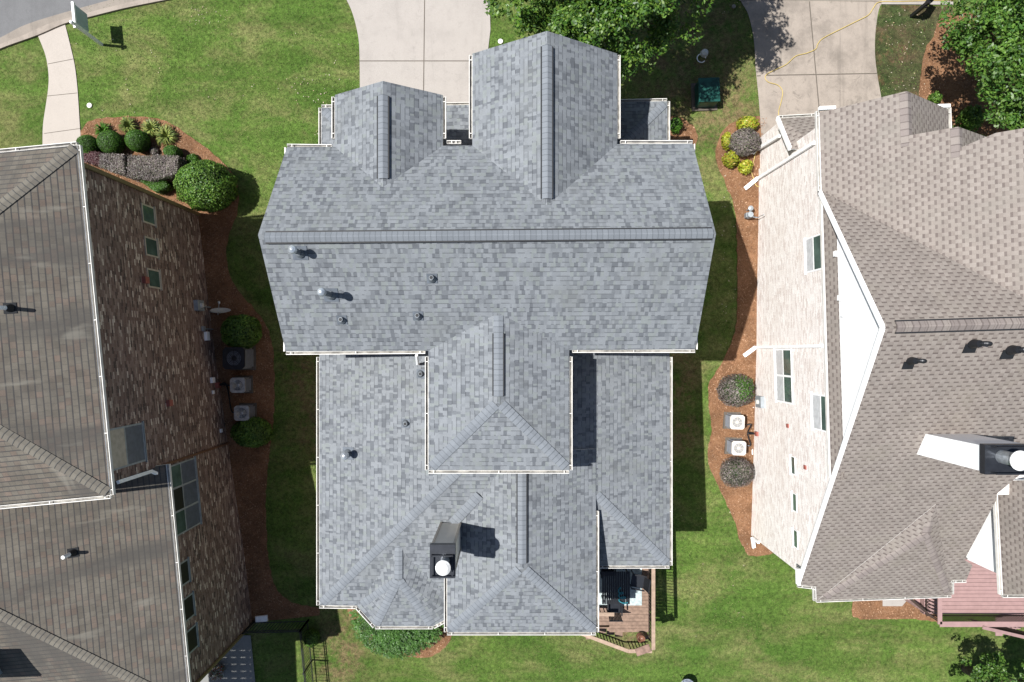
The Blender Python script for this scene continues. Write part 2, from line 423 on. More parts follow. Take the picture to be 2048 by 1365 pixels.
M['thin_grass'] = grassmat('thin grass', (0.045, 0.068, 0.022), (0.075, 0.068, 0.035), (0.13, 0.085, 0.055), (0.16, 0.09, 0.052), 0.42, 0.55)
M['mulch'] = mulchmat('pine mulch', (0.225, 0.118, 0.062), (0.33, 0.19, 0.11), (0.13, 0.06, 0.031))
M['leaf_oak'] = leafmat('oak leaves', [(0.022, 0.065, 0.01), (0.045, 0.11, 0.014), (0.08, 0.165, 0.02), (0.14, 0.22, 0.03)], 0.28)
M['leaf_deep'] = leafmat('deep green leaves', [(0.03, 0.085, 0.014), (0.055, 0.13, 0.018), (0.09, 0.18, 0.025), (0.13, 0.22, 0.04)], 0.3)
M['leaf_ball'] = leafmat('clipped boxwood', [(0.035, 0.095, 0.01), (0.055, 0.14, 0.014), (0.08, 0.18, 0.02)], 0.2)
M['leaf_gloss'] = leafmat('glossy camellia', [(0.025, 0.075, 0.008), (0.05, 0.12, 0.012), (0.09, 0.17, 0.02), (0.12, 0.2, 0.035)], 0.15, 0.5)
M['leaf_purple'] = leafmat('purple grey leaves', [(0.085, 0.068, 0.066), (0.14, 0.115, 0.11), (0.2, 0.165, 0.155), (0.11, 0.125, 0.065)], 0.15)
M['leaf_wine'] = leafmat('wine leaves', [(0.06, 0.02, 0.03), (0.1, 0.05, 0.05), (0.12, 0.06, 0.06)], 0.15)
M['leaf_lime'] = leafmat('lime yellow leaves', [(0.16, 0.24, 0.02), (0.26, 0.32, 0.025), (0.34, 0.34, 0.03), (0.34, 0.2, 0.04)], 0.25)
M['leaf_blade'] = leafmat('variegated blades', [(0.06, 0.1, 0.02), (0.14, 0.18, 0.04), (0.26, 0.27, 0.07)], 0.2)
M['leaf_jun'] = leafmat('spreading juniper', [(0.03, 0.085, 0.015), (0.055, 0.13, 0.022), (0.085, 0.18, 0.035)], 0.15)
M['core'] = plain('dark foliage core', (0.02, 0.032, 0.012), 0.95, var=0.4)  # solid dark core filling the bushes behind their leaves
M['bark'] = plain('bark', (0.1, 0.075, 0.055), 0.9, var=0.4)
M['wood'] = plain('weathered deck boards', (0.2, 0.135, 0.1), 0.8, var=0.2, nscale=8)
M['wood2'] = plain('pale deck rail', (0.29, 0.21, 0.155), 0.8, var=0.15)
M['rosewood'] = plain('dusty rose deck paint', (0.275, 0.175, 0.165), 0.7, var=0.07)
M['darkbrown'] = plain('dark brown rail', (0.04, 0.025, 0.02), 0.7)
M['hose'] = plain('yellow rubber hose', (0.46, 0.35, 0.12), 0.5, var=0.1)
M['teal'] = plain('teal rubber', (0.02, 0.16, 0.2), 0.45)
M['rug'] = plain('pale blue rug', (0.36, 0.42, 0.42), 0.9, var=0.2, nscale=12)
M['terra'] = plain('brown glazed pot', (0.15, 0.07, 0.045), 0.35)
M['stone'] = plain('brown stone block', (0.2, 0.13, 0.1), 0.8, var=0.3)
M['sign_panel'] = plain('pale grey sign panel', (0.33, 0.42, 0.43), 0.5, var=0.08)
M['flowers'] = leafmat('red and white petals', [(0.4, 0.03, 0.04), (0.06, 0.12, 0.03), (0.5, 0.45, 0.45), (0.05, 0.1, 0.03)], 0.1)
M['dryleaf'] = leafmat('pale fallen leaves', [(0.28, 0.22, 0.14), (0.4, 0.36, 0.28), (0.35, 0.25, 0.14)], 0.1)
# ---------------------------------------------------------------- ground and paved surfaces
bm = BM()
N0, N1 = -55, 55
vs = {}
for i in range(N0, N1 + 1):
    for j in range(N0, N1 + 1):
        vs[i, j] = bm.verts.new((i * TS, j * TS, hg(i, j)))
for i in range(N0, N1):
    for j in range(N0, N1):
        bm.faces.new([vs[i, j], vs[i + 1, j], vs[i + 1, j + 1]])
        bm.faces.new([vs[i, j], vs[i + 1, j + 1], vs[i, j + 1]])
props(obj('lawn', bm, M['grass'], uv=False), kind='structure')

POLYS = []
def drape(name, wpts, mat, dz, kind='structure', depth=0.0):
    if mat == M['mulch']:      # ragged edge
        wp = []
        for i, p in enumerate(wpts):
            q = wpts[(i + 1) % len(wpts)]; p = Vector((p[0], p[1])); q = Vector((q[0], q[1])); m = max(1, int((q - p).length / 0.12)) if (q - p).length < 1.2 else 1
            for k in range(m): wp.append(p.lerp(q, k / m) + Vector((random.uniform(-.03, .03), random.uniform(-.03, .03))))
        wpts = wp
    POLYS.append((name, [(p[0], p[1]) for p in wpts]))
    bm = BM()
    f = bm.faces.new([bm.verts.new((p[0], p[1], 0)) for p in wpts])
    bmesh.ops.triangulate(bm, faces=[f])
    xs = [p[0] for p in wpts]; ys = [p[1] for p in wpts]
    def cut(no, vals):
        for d in vals:
            bmesh.ops.bisect_plane(bm, geom=bm.verts[:] + bm.edges[:] + bm.faces[:], plane_co=Vector(no).normalized() * d, plane_no=no, dist=1e-5)
    cut((1, 0, 0), [k * TS for k in range(math.ceil(min(xs) / TS), math.floor(max(xs) / TS) + 1)])
    cut((0, 1, 0), [k * TS for k in range(math.ceil(min(ys) / TS), math.floor(max(ys) / TS) + 1)])
    dd = [x - y for x, y in zip(xs, ys)]
    cut((1, -1, 0), [k * TS / math.sqrt(2) for k in range(math.ceil((min(xs) - max(ys)) / TS), math.floor((max(xs) - min(ys)) / TS) + 1)])
    for v in bm.verts: v.co.z = TH(v.co.x, v.co.y) + dz
    for fc in bm.faces:
        fc.normal_update()
        if fc.normal.z < 0: fc.normal_flip()
    o = obj(name, bm, mat, uv=False)
    if kind: props(o, kind=kind)
    return o
def gp(pts): return [G(x, y) for x, y in pts]
def sm(pts, n=5): return spline([Vector((p[0], p[1], 0)) for p in pts], n)
def strip_poly(a, b, wd):
    a = Vector((a.x, a.y)); b = Vector((b.x, b.y)); d = (b - a).normalized(); n = Vector((-d.y, d.x)) * wd / 2
    return [a - n, b - n, b + n, a + n]

# street, kerb
asph = sm([G(-90, 118), G(0, 77), G(51, 51), G(123, 28), G(231, -2), G(330, -28), G(520, -50)])
street = asph + [Vector((-10, 60, 0)), Vector((-60, 60, 0)), Vector((-60, asph[0].y, 0))]
drape('road', street, M['asphalt'], 0.006)
lawn_edge = sm([G(-90, 142), G(0, 101), G(77, 73), G(131, 50), G(187, 35), G(256, 18), G(346, 0), G(440, -18), G(560, -34)])
def between(name, A, B, mat, z, dep):
    bm = BM(); n = min(len(A), len(B))
    def at(L, t):
        k = t * (len(L) - 1); i = min(int(k), len(L) - 2); return L[i].lerp(L[i + 1], k - i)
    tot = 40; ra = [at(A, i / tot) for i in range(tot + 1)]; rb = [at(B, i / tot) for i in range(tot + 1)]
    t = [[], [], [], []]
    for a, b in zip(ra, rb):
        za = TH(a.x, a.y) + z; zb = TH(b.x, b.y) + z
        t[0].append(bm.verts.new((a.x, a.y, za - dep))); t[1].append(bm.verts.new((a.x, a.y, za)))
        t[2].append(bm.verts.new((b.x, b.y, zb))); t[3].append(bm.verts.new((b.x, b.y, zb - dep)))
    for i in range(tot):
        for r in range(3): bm.faces.new([t[r][i], t[r][i + 1], t[r + 1][i + 1], t[r + 1][i]])
    for e in (0, tot): bm.faces.new([t[r][e] for r in range(4)])
    return props(obj(name, bm, mat, uv=False, recalc=True), kind='structure')
mid = [a.lerp(b, 0.62) for a, b in zip([asph[int(i * (len(asph) - 1) / 40)] for i in range(41)], [lawn_edge[int(i * (len(lawn_edge) - 1) / 40)] for i in range(41)])]
between('gutter_pan', asph, mid, M['kerb'], 0.03, 0.2)
between('kerb', mid, lawn_edge, M['concrete_old'], 0.10, 0.3)

# walkway on the left
wl = sm([G(77, 73), G(92, 112), G(98, 150), G(97, 180), G(92, 215), G(87, 250), G(86, 290), G(88, 360)])
wr = sm([G(131, 50), G(141, 90), G(150, 130), G(155, 170), G(158, 210), G(162, 270), G(168, 300), G(170, 360)])
drape('walkway', wl + wr[::-1], M['walk'], 0.03)
def joints(name, segs, wd=0.03, dz=0.034):
    bm = BM()
    for a, b in segs:
        n = max(2, int((b - a).length / 0.4)); q = [a.lerp(b, i / n) for i in range(n + 1)]
        d = (b - a).normalized(); nn = Vector((-d.y, d.x, 0)) * wd / 2
        L = [bm.verts.new((p.x - nn.x, p.y - nn.y, TH(p.x, p.y) + dz)) for p in q]
        R = [bm.verts.new((p.x + nn.x, p.y + nn.y, TH(p.x, p.y) + dz)) for p in q]
        for i in range(n): bm.faces.new([L[i], L[i + 1], R[i + 1], R[i]])
    return props(obj(name, bm, M['joint'], uv=False), kind='structure')
joints('walkway_joints', [(G(97, 129), G(148, 119)), (G(96, 193), G(155, 187)), (G(89, 268), G(161, 258))], 0.02, 0.036)

# driveway of the grey roofed house
dl = sm([G(660, -60), G(693, 0), G(706, 30), G(715, 65), G(719, 100), G(720, 180)])
drv = dl + [G(719, 330), G(965, 330), G(968, 180), G(975, 110), G(981, 60), G(979, 0), G(985, -60)]
drape('driveway', drv, M['concrete'], 0.03)
joints('driveway_joints', [(G(850, -50), G(846, 300)), (G(720, 123), G(975, 123))], 0.035)
# driveway of the house on the right
rl = sm([G(1462, -60), G(1480, 0), G(1496, 30), G(1507, 80), G(1511, 140), G(1517, 200), G(1524, 300)])
rr = sm([G(1800, -10), G(1763, 8), G(1752, 50), G(1749, 100), G(1753, 145), G(1764, 210), G(1775, 300)])
drape('driveway', rl + rr[::-1], M['concrete_old'], 0.03)
joints('driveway_joints', [(G(1618, 4), G(1644, 290)), (G(1513, 153), G(1753, 148))], 0.04)
# pavement along the top right
drape('pavement', gp([(1478, 3), (1900, 7), (1900, -50), (1440, -50)]), M['kerb'], 0.045)
drape('pavement_edge', gp([(1762, 10), (1905, 11), (1905, 5), (1762, 2)]), M['concrete'], 0.05)

# mulch beds
bedL = sm([G(162, 262), G(180, 243), G(215, 236), G(270, 233), G(315, 238), G(350, 252), G(382, 275), G(415, 299), G(445, 325), G(470, 352), G(478, 390), G(474, 430), G(461, 465), G(452, 506), G(461, 550), G(487, 593), G(527, 640), G(545, 690), G(549, 760), G(548, 830), G(538, 920), G(532, 1010), G(536, 1100), G(548, 1165), G(575, 1200), G(615, 1212), G(640, 1216)], 4)
bedL += [G(640, 1232), G(520, 1243), G(500, 1246), G(440, 1000), G(400, 700), G(370, 430), G(150, 330)]
drape('mulch_bed', bedL, M['mulch'], 0.022)
bedR = sm([G(1535, 232), G(1500, 233), G(1475, 240), G(1446, 262), G(1433, 295), G(1433, 323), G(1444, 352), G(1457, 383), G(1466, 400), G(1472, 450), G(1474, 520), G(1474, 600), G(1470, 660), G(1454, 703), G(1433, 743), G(1418, 768), G(1416, 804), G(1423, 851), G(1416, 898), G(1419, 935), G(1435, 972), G(1454, 1010), G(1470, 1047), G(1480, 1082), G(1494, 1106), G(1512, 1113), G(1552, 1105)], 4)
bedR += [G(1600, 1095), G(1600, 300), G(1524, 300)]
drape('mulch_bed', bedR, M['mulch'], 0.022)
drape('mulch_bed', gp([(1704, 1190), (1704, 1232), (1720, 1238), (1830, 1238), (1880, 1245), (1880, 1150), (1704, 1150)]), M['mulch'], 0.022)
drape('mulch_bed', sm([G(1330, 230), G(1362, 236), G(1385, 252), G(1395, 275), G(1388, 300)]) + [G(1330, 310)], M['mulch'], 0.022)
drape('mulch_bed', sm([G(690, 1190), G(700, 1232), G(735, 1275), G(790, 1308), G(850, 1315), G(885, 1300), G(905, 1270)]) + [G(905, 1180)], M['mulch'], 0.022)
drape('mulch_bed', sm([G(1868, 70), G(1850, 100), G(1842, 150), G(1838, 185), G(1838, 230)]) + [G(2120, 320), G(2120, 20), G(1880, 30)], M['mulch'], 0.022)
drape('worn_lawn', sm([G(1765, 10), G(1752, 50), G(1749, 100), G(1753, 145), G(1764, 210), G(1775, 290)]) + [G(1905, 290), G(1905, 14)], M['thin_grass'], 0.014)
0 and drape('worn_lawn', sm([G(1345, 180), G(1380, 205), G(1400, 240), G(1440, 240), G(1475, 200), G(1500, 150), G(1490, 60), G(1460, -30)]) + [G(1130, -40), G(1130, 180)], M['thin_grass'], 0.012)
0 and drape('worn_lawn', sm([G(565, 745), G(560, 800), G(572, 900), G(590, 1000), G(610, 1100)]) + [G(660, 1100), G(660, 730), G(590, 725)], M['thin_grass'], 0.012)
0 and drape('worn_lawn', sm([G(1345, 690), G(1405, 700), G(1400, 800), G(1395, 900), G(1380, 980)]) + [G(1340, 1000), G(1330, 690)], M['thin_grass'], 0.012)
# patio behind the brown brick house
drape('patio', [Vector(p) for p in [(-18, -12.15, 0), (-11.06, -12.15, 0), (-10.7, -16.5, 0), (-18, -16.5, 0)]], M['patio'], 0.05)
drape('stepping_pad', gp([(1764, 1180), (1764, 1212), (1803, 1212), (1830, 1180)]), M['concrete'], 0.05)

# ---------------------------------------------------------------- roof, gutter and wall builders
def roofpart(name, faces, mat, parent, th=0.14, trim='white'):
    bm = BM()
    for pts in faces: prism(bm, pts, th)
    return obj(name, bm, [mat, M[trim]], parent)
def gutter(parent, a, b, out, name='gutter', w=0.10, hang=1.0, mats=None):
    """open trough along a-b, lip on the side 'out'"""
    a = Vector(a); b = Vector(b); d = (b - a).normalized(); L = (b - a).length
    o = Vector((-d.y, d.x, 0)).normalized()
    if o.dot(Vector(out)) < 0: o = -o
    bm = BM(); up = Vector((0, 0, 1))
    def pl(o0, o1, z0, z1, mi):
        c = (a + b) / 2 + o * (o0 + o1) / 2 + up * (z0 + z1) / 2
        M4 = Matrix((( *d, 0), (*o, 0), (*up, 0), (0, 0, 0, 1))).transposed()
        M4 = Matrix.Translation(c) @ M4 @ Matrix.Diagonal((L, o1 - o0, z1 - z0, 1))
        r = bmesh.ops.create_cube(bm, size=1, matrix=M4)
        for v in r['verts']:
            for f in v.link_faces: f.material_index = mi
    pl(0.002, 0.012, -0.11, -0.02, 0)
    pl(0.012, w - 0.018, -0.115, -0.10, 1)
    pl(w - 0.018, w, -0.117, 0.0, 0)
    n = max(1, int(L / hang))
    n = max(1, int(L / 1.5))
    for i in range(n + 1):
        c = a + d * (0.15 + (L - 0.3) * i / n) + o * (w / 2)
        q = Matrix((( *d, 0), (*o, 0), (*up, 0), (0, 0, 0, 1))).transposed()
        r = bmesh.ops.create_cube(bm, size=1, matrix=Matrix.Translation(c + up * (-0.004)) @ q @ Matrix.Diagonal((0.02, w - 0.03, 0.012, 1)))
    for s, e in ((a, 1), (b, -1)):
        c = s + d * e * 0.006 + o * w / 2 - up * 0.057
        q = Matrix((( *d, 0), (*o, 0), (*up, 0), (0, 0, 0, 1))).transposed()
        bmesh.ops.create_cube(bm, size=1, matrix=Matrix.Translation(c) @ q @ Matrix.Diagonal((0.012, w - 0.07, 0.10, 1)))
    return obj(name, bm, mats or [M['gutter'], M['trough']], parent, uv=False)
def cap(parent, a, b, sa, sb, mat, w=0.15, vent=False, lift=0.02, name='ridge_cap'):
    """cap strip from a to b; sa / sb: fall per metre on the left / right side of the direction a->b"""
    a = Vector(a); b = Vector(b); d = (b - a).normalized()
    o = Vector((-d.y, d.x, 0)).normalized(); bm = BM(); uv = bm.loops.layers.uv.verify()
    prof = []
    for t in (-1, -0.5, -0.12, 0.12, 0.5, 1):
        s = sb if t < 0 else sa
        prof.append((t * w, -abs(t) * w * s + lift + (0.04 if vent else 0.0) - (0.01 if abs(t) < 0.2 else 0) * 0))
    L = (b - a).length; n = max(1, int(L / 0.15))
    # separate overlapping pieces, each slightly tilted
    for i in range(n):
        t0 = i / n; t1 = min(1, (i + 1.12) / n); p0 = a.lerp(b, t0); p1 = a.lerp(b, t1)
        A = [bm.verts.new(p0 + o * x + Vector((0, 0, z + 0.012))) for x, z in prof]
        B = [bm.verts.new(p1 + o * x + Vector((0, 0, z))) for x, z in prof]
        u0, u1 = i * 0.15 + 0.001, i * 0.15 + 0.149
        for k in range(len(prof) - 1):
            f = bm.faces.new([A[k], B[k], B[k + 1], A[k + 1]])
            for l, (uu, vv) in zip(f.loops, ((u0, k), (u1, k), (u1, k + 1), (u0, k + 1))): l[uv].uv = (uu, vv * 0.05)
        f = bm.faces.new([bm.verts.new(v.co) for v in A] + [bm.verts.new(v.co - Vector((0, 0, 0.02))) for v in reversed(A)])
    o1 = obj(name, bm, mat, parent, uv=False, recalc=False)
    if vent:
        bm = BM()
        for sgn, s in ((1, sa), (-1, sb)):
            off = o * sgn * (w + 0.018)
            zz = -w * s + lift + 0.012
            bar(bm, a + d * 0.02 + off + Vector((0, 0, zz)), b - d * 0.02 + off + Vector((0, 0, zz)), 0.04, 0.06)
        obj('ridge_vent', bm, M['vent'], parent, uv=False)
    return o1
def wallbody(name, foot, z1, mat, parent, z0=-3.2):
    bm = BM(); prism(bm, [(x, y, z1) for x, y in foot], z1 - z0, 0, 0)
    return obj(name, bm, mat, parent, recalc=True)
def gable(name, a, b, apex, mat, parent, th=0.2, n=(1, 0, 0)):
    bm = BM(); n = Vector(n) * th
    A = [Vector(a), Vector(b), Vector(apex)]; Bq = [p - n for p in A]
    va = [bm.verts.new(p) for p in A]; vb = [bm.verts.new(p) for p in Bq]
    bm.faces.new(va); bm.faces.new(vb[::-1])
    for i in range(3): bm.faces.new([va[i], vb[i], vb[(i + 1) % 3], va[(i + 1) % 3]])
    return obj(name, bm, mat, parent, recalc=True)

# ================================================================= the grey roofed house in the middle
MH = thing('house', 'large house with slate grey shingle roof in the middle, ridge vents and two front gables', 'house', (0, 0, 0))
S, CP = M['shingle'], M['cap']
I = 0.10
def PI_(px, py, z, dx=0, dy=0):
    p = P(px, py, z); return Vector((p.x + dx, p.y + dy, z))
zE, zR = 7.0, 9.0
nw, ne, se, sw = PI_(567, 288, zE, I, -I), PI_(1392, 281, zE, -I, -I), PI_(1397, 706, zE, -I, I), PI_(565, 710, zE, I, I)
rw, re = P(516, 470, zR), P(1432, 468, zR)
roofpart('main_roof', [[nw, rw, re, ne], [sw, se, re, rw]], S, MH)
cap(MH, P(529, 475, zR), P(1426, 467, zR), 0.63, 0.63, CP, 0.135, True)
# front gables
def fgable(name, x0, x1, yf, p, yback_extra=0.0, vent=True):
    cx = (x0 + x1) / 2; hw = (x1 - x0) / 2; zr = zE + p * hw
    yb = 6.2 - (zr - zE) / 0.63 - 0.1
    fa = [[(x0, yf, zE), (x0, 6.0, zE + 0.0), (cx, yb, zr), (cx, yf + 0.05, zr)], [(x1, yf, zE), (cx, yf + 0.05, zr), (cx, yb, zr), (x1, 6.0, zE)]]
    roofpart(name, fa, S, MH)
    cap(MH, (cx, yf - 0.35, zr), (cx, yb + 0.3, zr), p, p, CP, 0.14, vent)
    bm = BM(); prism(bm, [(x0 + .3, 5.5, zE - .15), (x1 - .3, 5.5, zE - .15), (x1 - .3, yf - .4, zE - .15), (x0 + .3, yf - .4, zE - .15)], 10, 0, 0)
    obj('wall', bm, M['beige_brick'], MH, recalc=True)
    gable('gable_wall', (x0 + .3, yf - .4, zE - .16), (x1 - .3, yf - .4, zE - .16), (cx, yf - .4, zr - .22), M['beige_brick'], MH, n=(0, -1, 0))
g1 = (-361 * .015 + I, -132 * .015 - I); g2 = (-86 * .015 + I, 217 * .015 - I)
fgable('gable_roof', g1[0], g1[1], 7.6, 0.6)
fgable('gable_roof', g2[0], g2[1], 8.84, 0.64)
gutter(MH, (g1[0], 7.55, zE), (g1[0], 6.3, zE), (-1, 0, 0)); gutter(MH, (g1[1], 7.55, zE), (g1[1], 6.3, zE), (1, 0, 0))
gutter(MH, (g2[0], 8.8, zE), (g2[0], 6.3, zE), (-1, 0, 0)); gutter(MH, (g2[1], 8.8, zE), (g2[1], 6.3, zE), (1, 0, 0))
gutter(MH, nw, (g1[0] - .1, nw.y - .02, zE), (0, 1, 0)); gutter(MH, (g2[1] + .1, ne.y, zE), ne, (0, 1, 0))
gutter(MH, (g1[1] + .12, 6.14, zE), (g1[1] + .55, 6.14, zE), (0, 1, 0))
gutter(MH, sw, PI_(850, 708, zE, 0, I), (0, -1, 0)); gutter(MH, PI_(1145, 706, zE, 0, I), se, (0, -1, 0))
for p, q in ((nw, Vector((nw.x - .02, nw.y - .55, zE + .25))), (sw, Vector((sw.x - .03, sw.y + .55, zE + .28))), (se, Vector((se.x + .03, se.y + .55, zE + .28))), (ne, Vector((ne.x + .02, ne.y - .6, zE + .28)))):
    sx = -1 if p.x < 0 else 1; bm = BM()
    bar(bm, p + Vector((sx * .06, 0, -.06)), Vector((p.x + sx * .06, q.y, p.z - .06)), .03, .1)
    obj('eave_return', bm, M['gutter'], MH, uv=False)
# hidden body of the house
wallbody('wall', [(-6.5, .25), (5.2, .25), (5.2, 5.8), (-6.5, 5.8)], 6.9, M['beige_brick'], MH)
gable('gable_wall', (-6.5, 5.8, 6.9), (-6.5, .25, 6.9), (-6.5, 3.1, 8.75), M['beige_brick'], MH, n=(-1, 0, 0))
gable('gable_wall', (5.2, .25, 6.9), (5.2, 5.8, 6.9), (5.2, 3.1, 8.75), M['beige_brick'], MH, n=(1, 0, 0))
# skirt roof over the garage fronts
zs = 3.8
a, b = PI_(637, 210, zs, I, -I), PI_(1340, 197, zs, -I, -I)
roofpart('skirt_roof', [[(a.x, a.y, zs), (a.x + 2.4, a.y - 2.4, zs + .8), (b.x - 2.5, b.y - 2.5, zs + .82), (b.x, b.y, zs)],
                        [(b.x, b.y, zs), (b.x - 2.5, b.y - 2.5, zs + .82), (b.x - 2.5, 5.6, zs + .82), (b.x, 5.6, zs)],
                        [(a.x, a.y, zs), (a.x, 5.6, zs), (a.x + 2.4, 5.6, zs + .8), (a.x + 2.4, a.y - 2.4, zs + .8)]], S, MH)
cap(MH, (b.x - .1, b.y - .1, zs + .033), (b.x - 2.3, b.y - 2.3, zs + .76), .23, .23, CP, 0.14)
cap(MH, (a.x + .1, a.y - .1, zs + .033), (a.x + 1.2, a.y - 1.2, zs + .4), .23, .23, CP, 0.14)
gutter(MH, a, b, (0, 1, 0)); gutter(MH, (b.x, b.y, zs), (b.x, 6.0, zs), (1, 0, 0)); gutter(MH, (a.x, a.y, zs), (a.x, 6.0, zs), (-1, 0, 0))
wallbody('wall', [(-6.5, 5.6), (5.0, 5.6), (5.0, 8.1), (-6.4, 8.0)], 3.7, M['beige_brick'], MH)
# lower rear roof
zl = 4.1; p3 = .33
W0, E0 = -6.68 + I, 5.48 - I
def zw(x): return zl + p3 * (x - W0)
roofpart('rear_roof', [[(W0, .4, zl), (W0, -8.78, zl), (W0 + 5, -3.78, zl + 1.65), (W0 + 5, .4, zl + 1.65)],
                       [(E0, .4, zl), (E0 - 4, .4, zl + 1.32), (E0 - 4, -3.42, zl + 1.32), (E0, -7.42, zl)],
                       [(E0, -7.42, zl), (E0 - 4, -3.42, zl + 1.32), (1.0, -3.42, zl + 1.32), (1.0, -7.42, zl)],
                       [(W0, -8.78, zl), (-.5, -8.78, zl), (-.5, -3.78, zl + 1.65), (W0 + 5, -3.78, zl + 1.65)]], S, MH)
cap(MH, (W0 + .1, -8.68, zl + .033), (W0 + 4.9, -3.88, zl + 1.62), .23, .23, CP, 0.15)
cap(MH, (E0 - .1, -7.32, zl + .033), (E0 - 2.6, -4.82, zl + .86), .23, .23, CP, 0.15)
gutter(MH, (W0, -8.78, zl), (W0, -.3, zl), (-1, 0, 0)); gutter(MH, (E0, -7.42, zl), (E0, -.3, zl), (1, 0, 0))
gutter(MH, (E0, -7.42, zl), (2.95, -7.42, zl), (0, -1, 0))
gutter(MH, (W0, -8.78, zl), PI_(713, 1216, zl, 0, .06), (0, -1, 0))
wallbody('wall', [(-6.3, .3), (-6.3, -8.4), (-2.0, -8.4), (-2.0, -7.1), (5.1, -7.1), (5.1, .3)], 4.0, M['beige_brick'], MH)
# bay roof
bA, bB, bC, bD = P(715, 1214, zl), P(750, 1253, zl), P(866, 1253, zl), P(888, 1241, zl)
pk = Vector((-3.76, -7.65, 4.82)); pb = Vector((-3.76, -6.45, 4.82))
roofpart('bay_roof', [[bA, bB, pk], [bB, bC, pk], [bC, bD, (bD.x + .3, bD.y + .2, zl), pk], [bA, pk, pb, (bA.x, bA.y + .6, zl + .1)], [(bD.x + .3, bD.y + .2, zl), (bD.x + .3, bD.y + 1.8, zl + .25), pb, pk]], S, MH, .12)
for q in (bB, bC): cap(MH, q.lerp(pk, .04), q.lerp(pk, .97), .2, .2, CP, 0.14)
cap(MH, bA.lerp(pk, .1), bA.lerp(pk, .95), .2, .2, CP, 0.12)
cap(MH, pk, pb, .3, .3, CP, 0.13)
gutter(MH, bA, bB, (-1, -1, 0)); gutter(MH, bB, bC, (0, -1, 0)); gutter(MH, bC, bD, (1, -1, 0))
wallbody('bay_wall', [(bA.x + .3, bA.y + .6), (bA.x + .3, bA.y + .3), (bB.x + .2, bB.y + .35), (bC.x - .2, bC.y + .35), (bD.x, bD.y + .5)], 4.0, M['beige_brick'], MH)
# family room roof
zf = 5.0; pf = .4; X0, X1, Y0 = -136 * 23 / F + I, 174 * 23 / F - I, -574 * 23 / F + I
hw = (X1 - X0) / 2; cx = (X0 + X1) / 2; zt = zf + pf * hw
roofpart('family_room_roof', [[(X0, Y0, zf), (cx, Y0 + hw, zt), (cx, -3.3, zt), (X0, -3.3, zf)], [(X1, Y0, zf), (X1, -3.3, zf), (cx, -3.3, zt), (cx, Y0 + hw, zt)], [(X0, Y0, zf), (X1, Y0, zf), (cx, Y0 + hw, zt)]], S, MH)
cap(MH, (cx, Y0 + hw + .1, zt), (cx, -3.9, zt), pf, pf, CP, 0.135, True)
cap(MH, (X0 + .1, Y0 + .1, zf + .04), (cx - .1, Y0 + hw - .1, zt - .03), .28, .28, CP, 0.15)
cap(MH, (X1 - .1, Y0 + .1, zf + .04), (cx + .1, Y0 + hw - .1, zt - .03), .28, .28, CP, 0.15)
gutter(MH, (X0, Y0, zf), (X1, Y0, zf), (0, -1, 0)); gutter(MH, (X1, Y0, zf), (X1, -5.35, zf), (1, 0, 0)); gutter(MH, (X0, Y0, zf), (X0, -6.5, zf), (-1, 0, 0))
wallbody('wall', [(X0 + .3, -4), (X0 + .3, Y0 + .35), (X1 - .3, Y0 + .35), (X1 - .3, -4)], 4.9, M['beige_brick'], MH)
cap(MH, (-1.95, -5.72, 5.20), (-1.05, -4.72, 5.52), .2, .2, CP, 0.16)
# upper rear wing
U0, U1, V0 = -174 * .015 + I, 121 * .015 - I, -3.76 + I
hw = (U1 - U0) / 2; cx = (U0 + U1) / 2; zt = zE + p3 * hw; yb = (zt - zE) / .63 - .1
roofpart('rear_wing_roof', [[(U0, V0, zE), (cx, V0 + hw, zt), (cx, yb + .15, zt), (U0, .1, zE)], [(U1, V0, zE), (U1, .1, zE), (cx, yb + .15, zt), (cx, V0 + hw, zt)], [(U0, V0, zE), (U1, V0, zE), (cx, V0 + hw, zt)]], S, MH)
cap(MH, (cx, V0 + hw + .15, zt), (cx, .45, zt), p3, p3, CP, 0.135, True)
cap(MH, (cx, .45, zt + .0), (cx, .95, zt + .0), p3, p3, CP, 0.14)
cap(MH, (U0 + .1, V0 + .1, zE + .035), (cx - .08, V0 + hw - .08, zt - .02), .23, .23, CP, 0.15)
cap(MH, (U1 - .1, V0 + .1, zE + .035), (cx + .08, V0 + hw - .08, zt - .02), .23, .23, CP, 0.15)
gutter(MH, (U0, V0, zE), (U1, V0, zE), (0, -1, 0)); gutter(MH, (U0, V0, zE), (U0, -.25, zE), (-1, 0, 0)); gutter(MH, (U1, V0, zE), (U1, -.25, zE), (1, 0, 0))
wallbody('wall', [(U0 + .3, .5), (U0 + .3, V0 + .35), (U1 - .3, V0 + .35), (U1 - .3, .5)], 6.9, M['beige_brick'], MH, z0=3)
bm = BM(); bar(bm, P(833, 711, 6.8), P(835, 728, 5.6), .07, .07); bar(bm, P(835, 728, 5.6), P(838, 729, 5.2), .07, .07); obj('downspout', bm, M['white'], MH, uv=False)

# chimney
ch = BM(); x0, x1, y0, y1 = -2.31, -1.68, -6.52, -5.70
prism(ch, [(x0, y0, 7.75), (x1, y0, 7.75), (x1, y1, 7.75), (x0, y1, 7.75)], 7.75 - 4.2, 0, 0)
for (cxx, cyy) in ((x0, y1), (x1, y1), (x1, y0), (x0, y0)):
    box(ch, (cxx, cyy, 6.2), (.06, .06, 3.1), mi=1)
chimney = obj('chimney', ch, [M['taupe'], M['frame_tan']], MH)
bm = BM()
prism(bm, [(x0 - .05, y0 - .08, 7.92), (x1 + .05, y0 - .08, 7.92), (x1 + .05, y1 + .06, 7.92), (x0 - .05, y1 + .06, 7.92)], .2, 0, 0)
for q in ((x0 + .02, y0 + .0), (x1 - .02, y0), (x0 + .02, y1 - .22), (x1 - .02, y1 - .22)): box(bm, (q[0], q[1], 8.0), (.035, .035, .14))
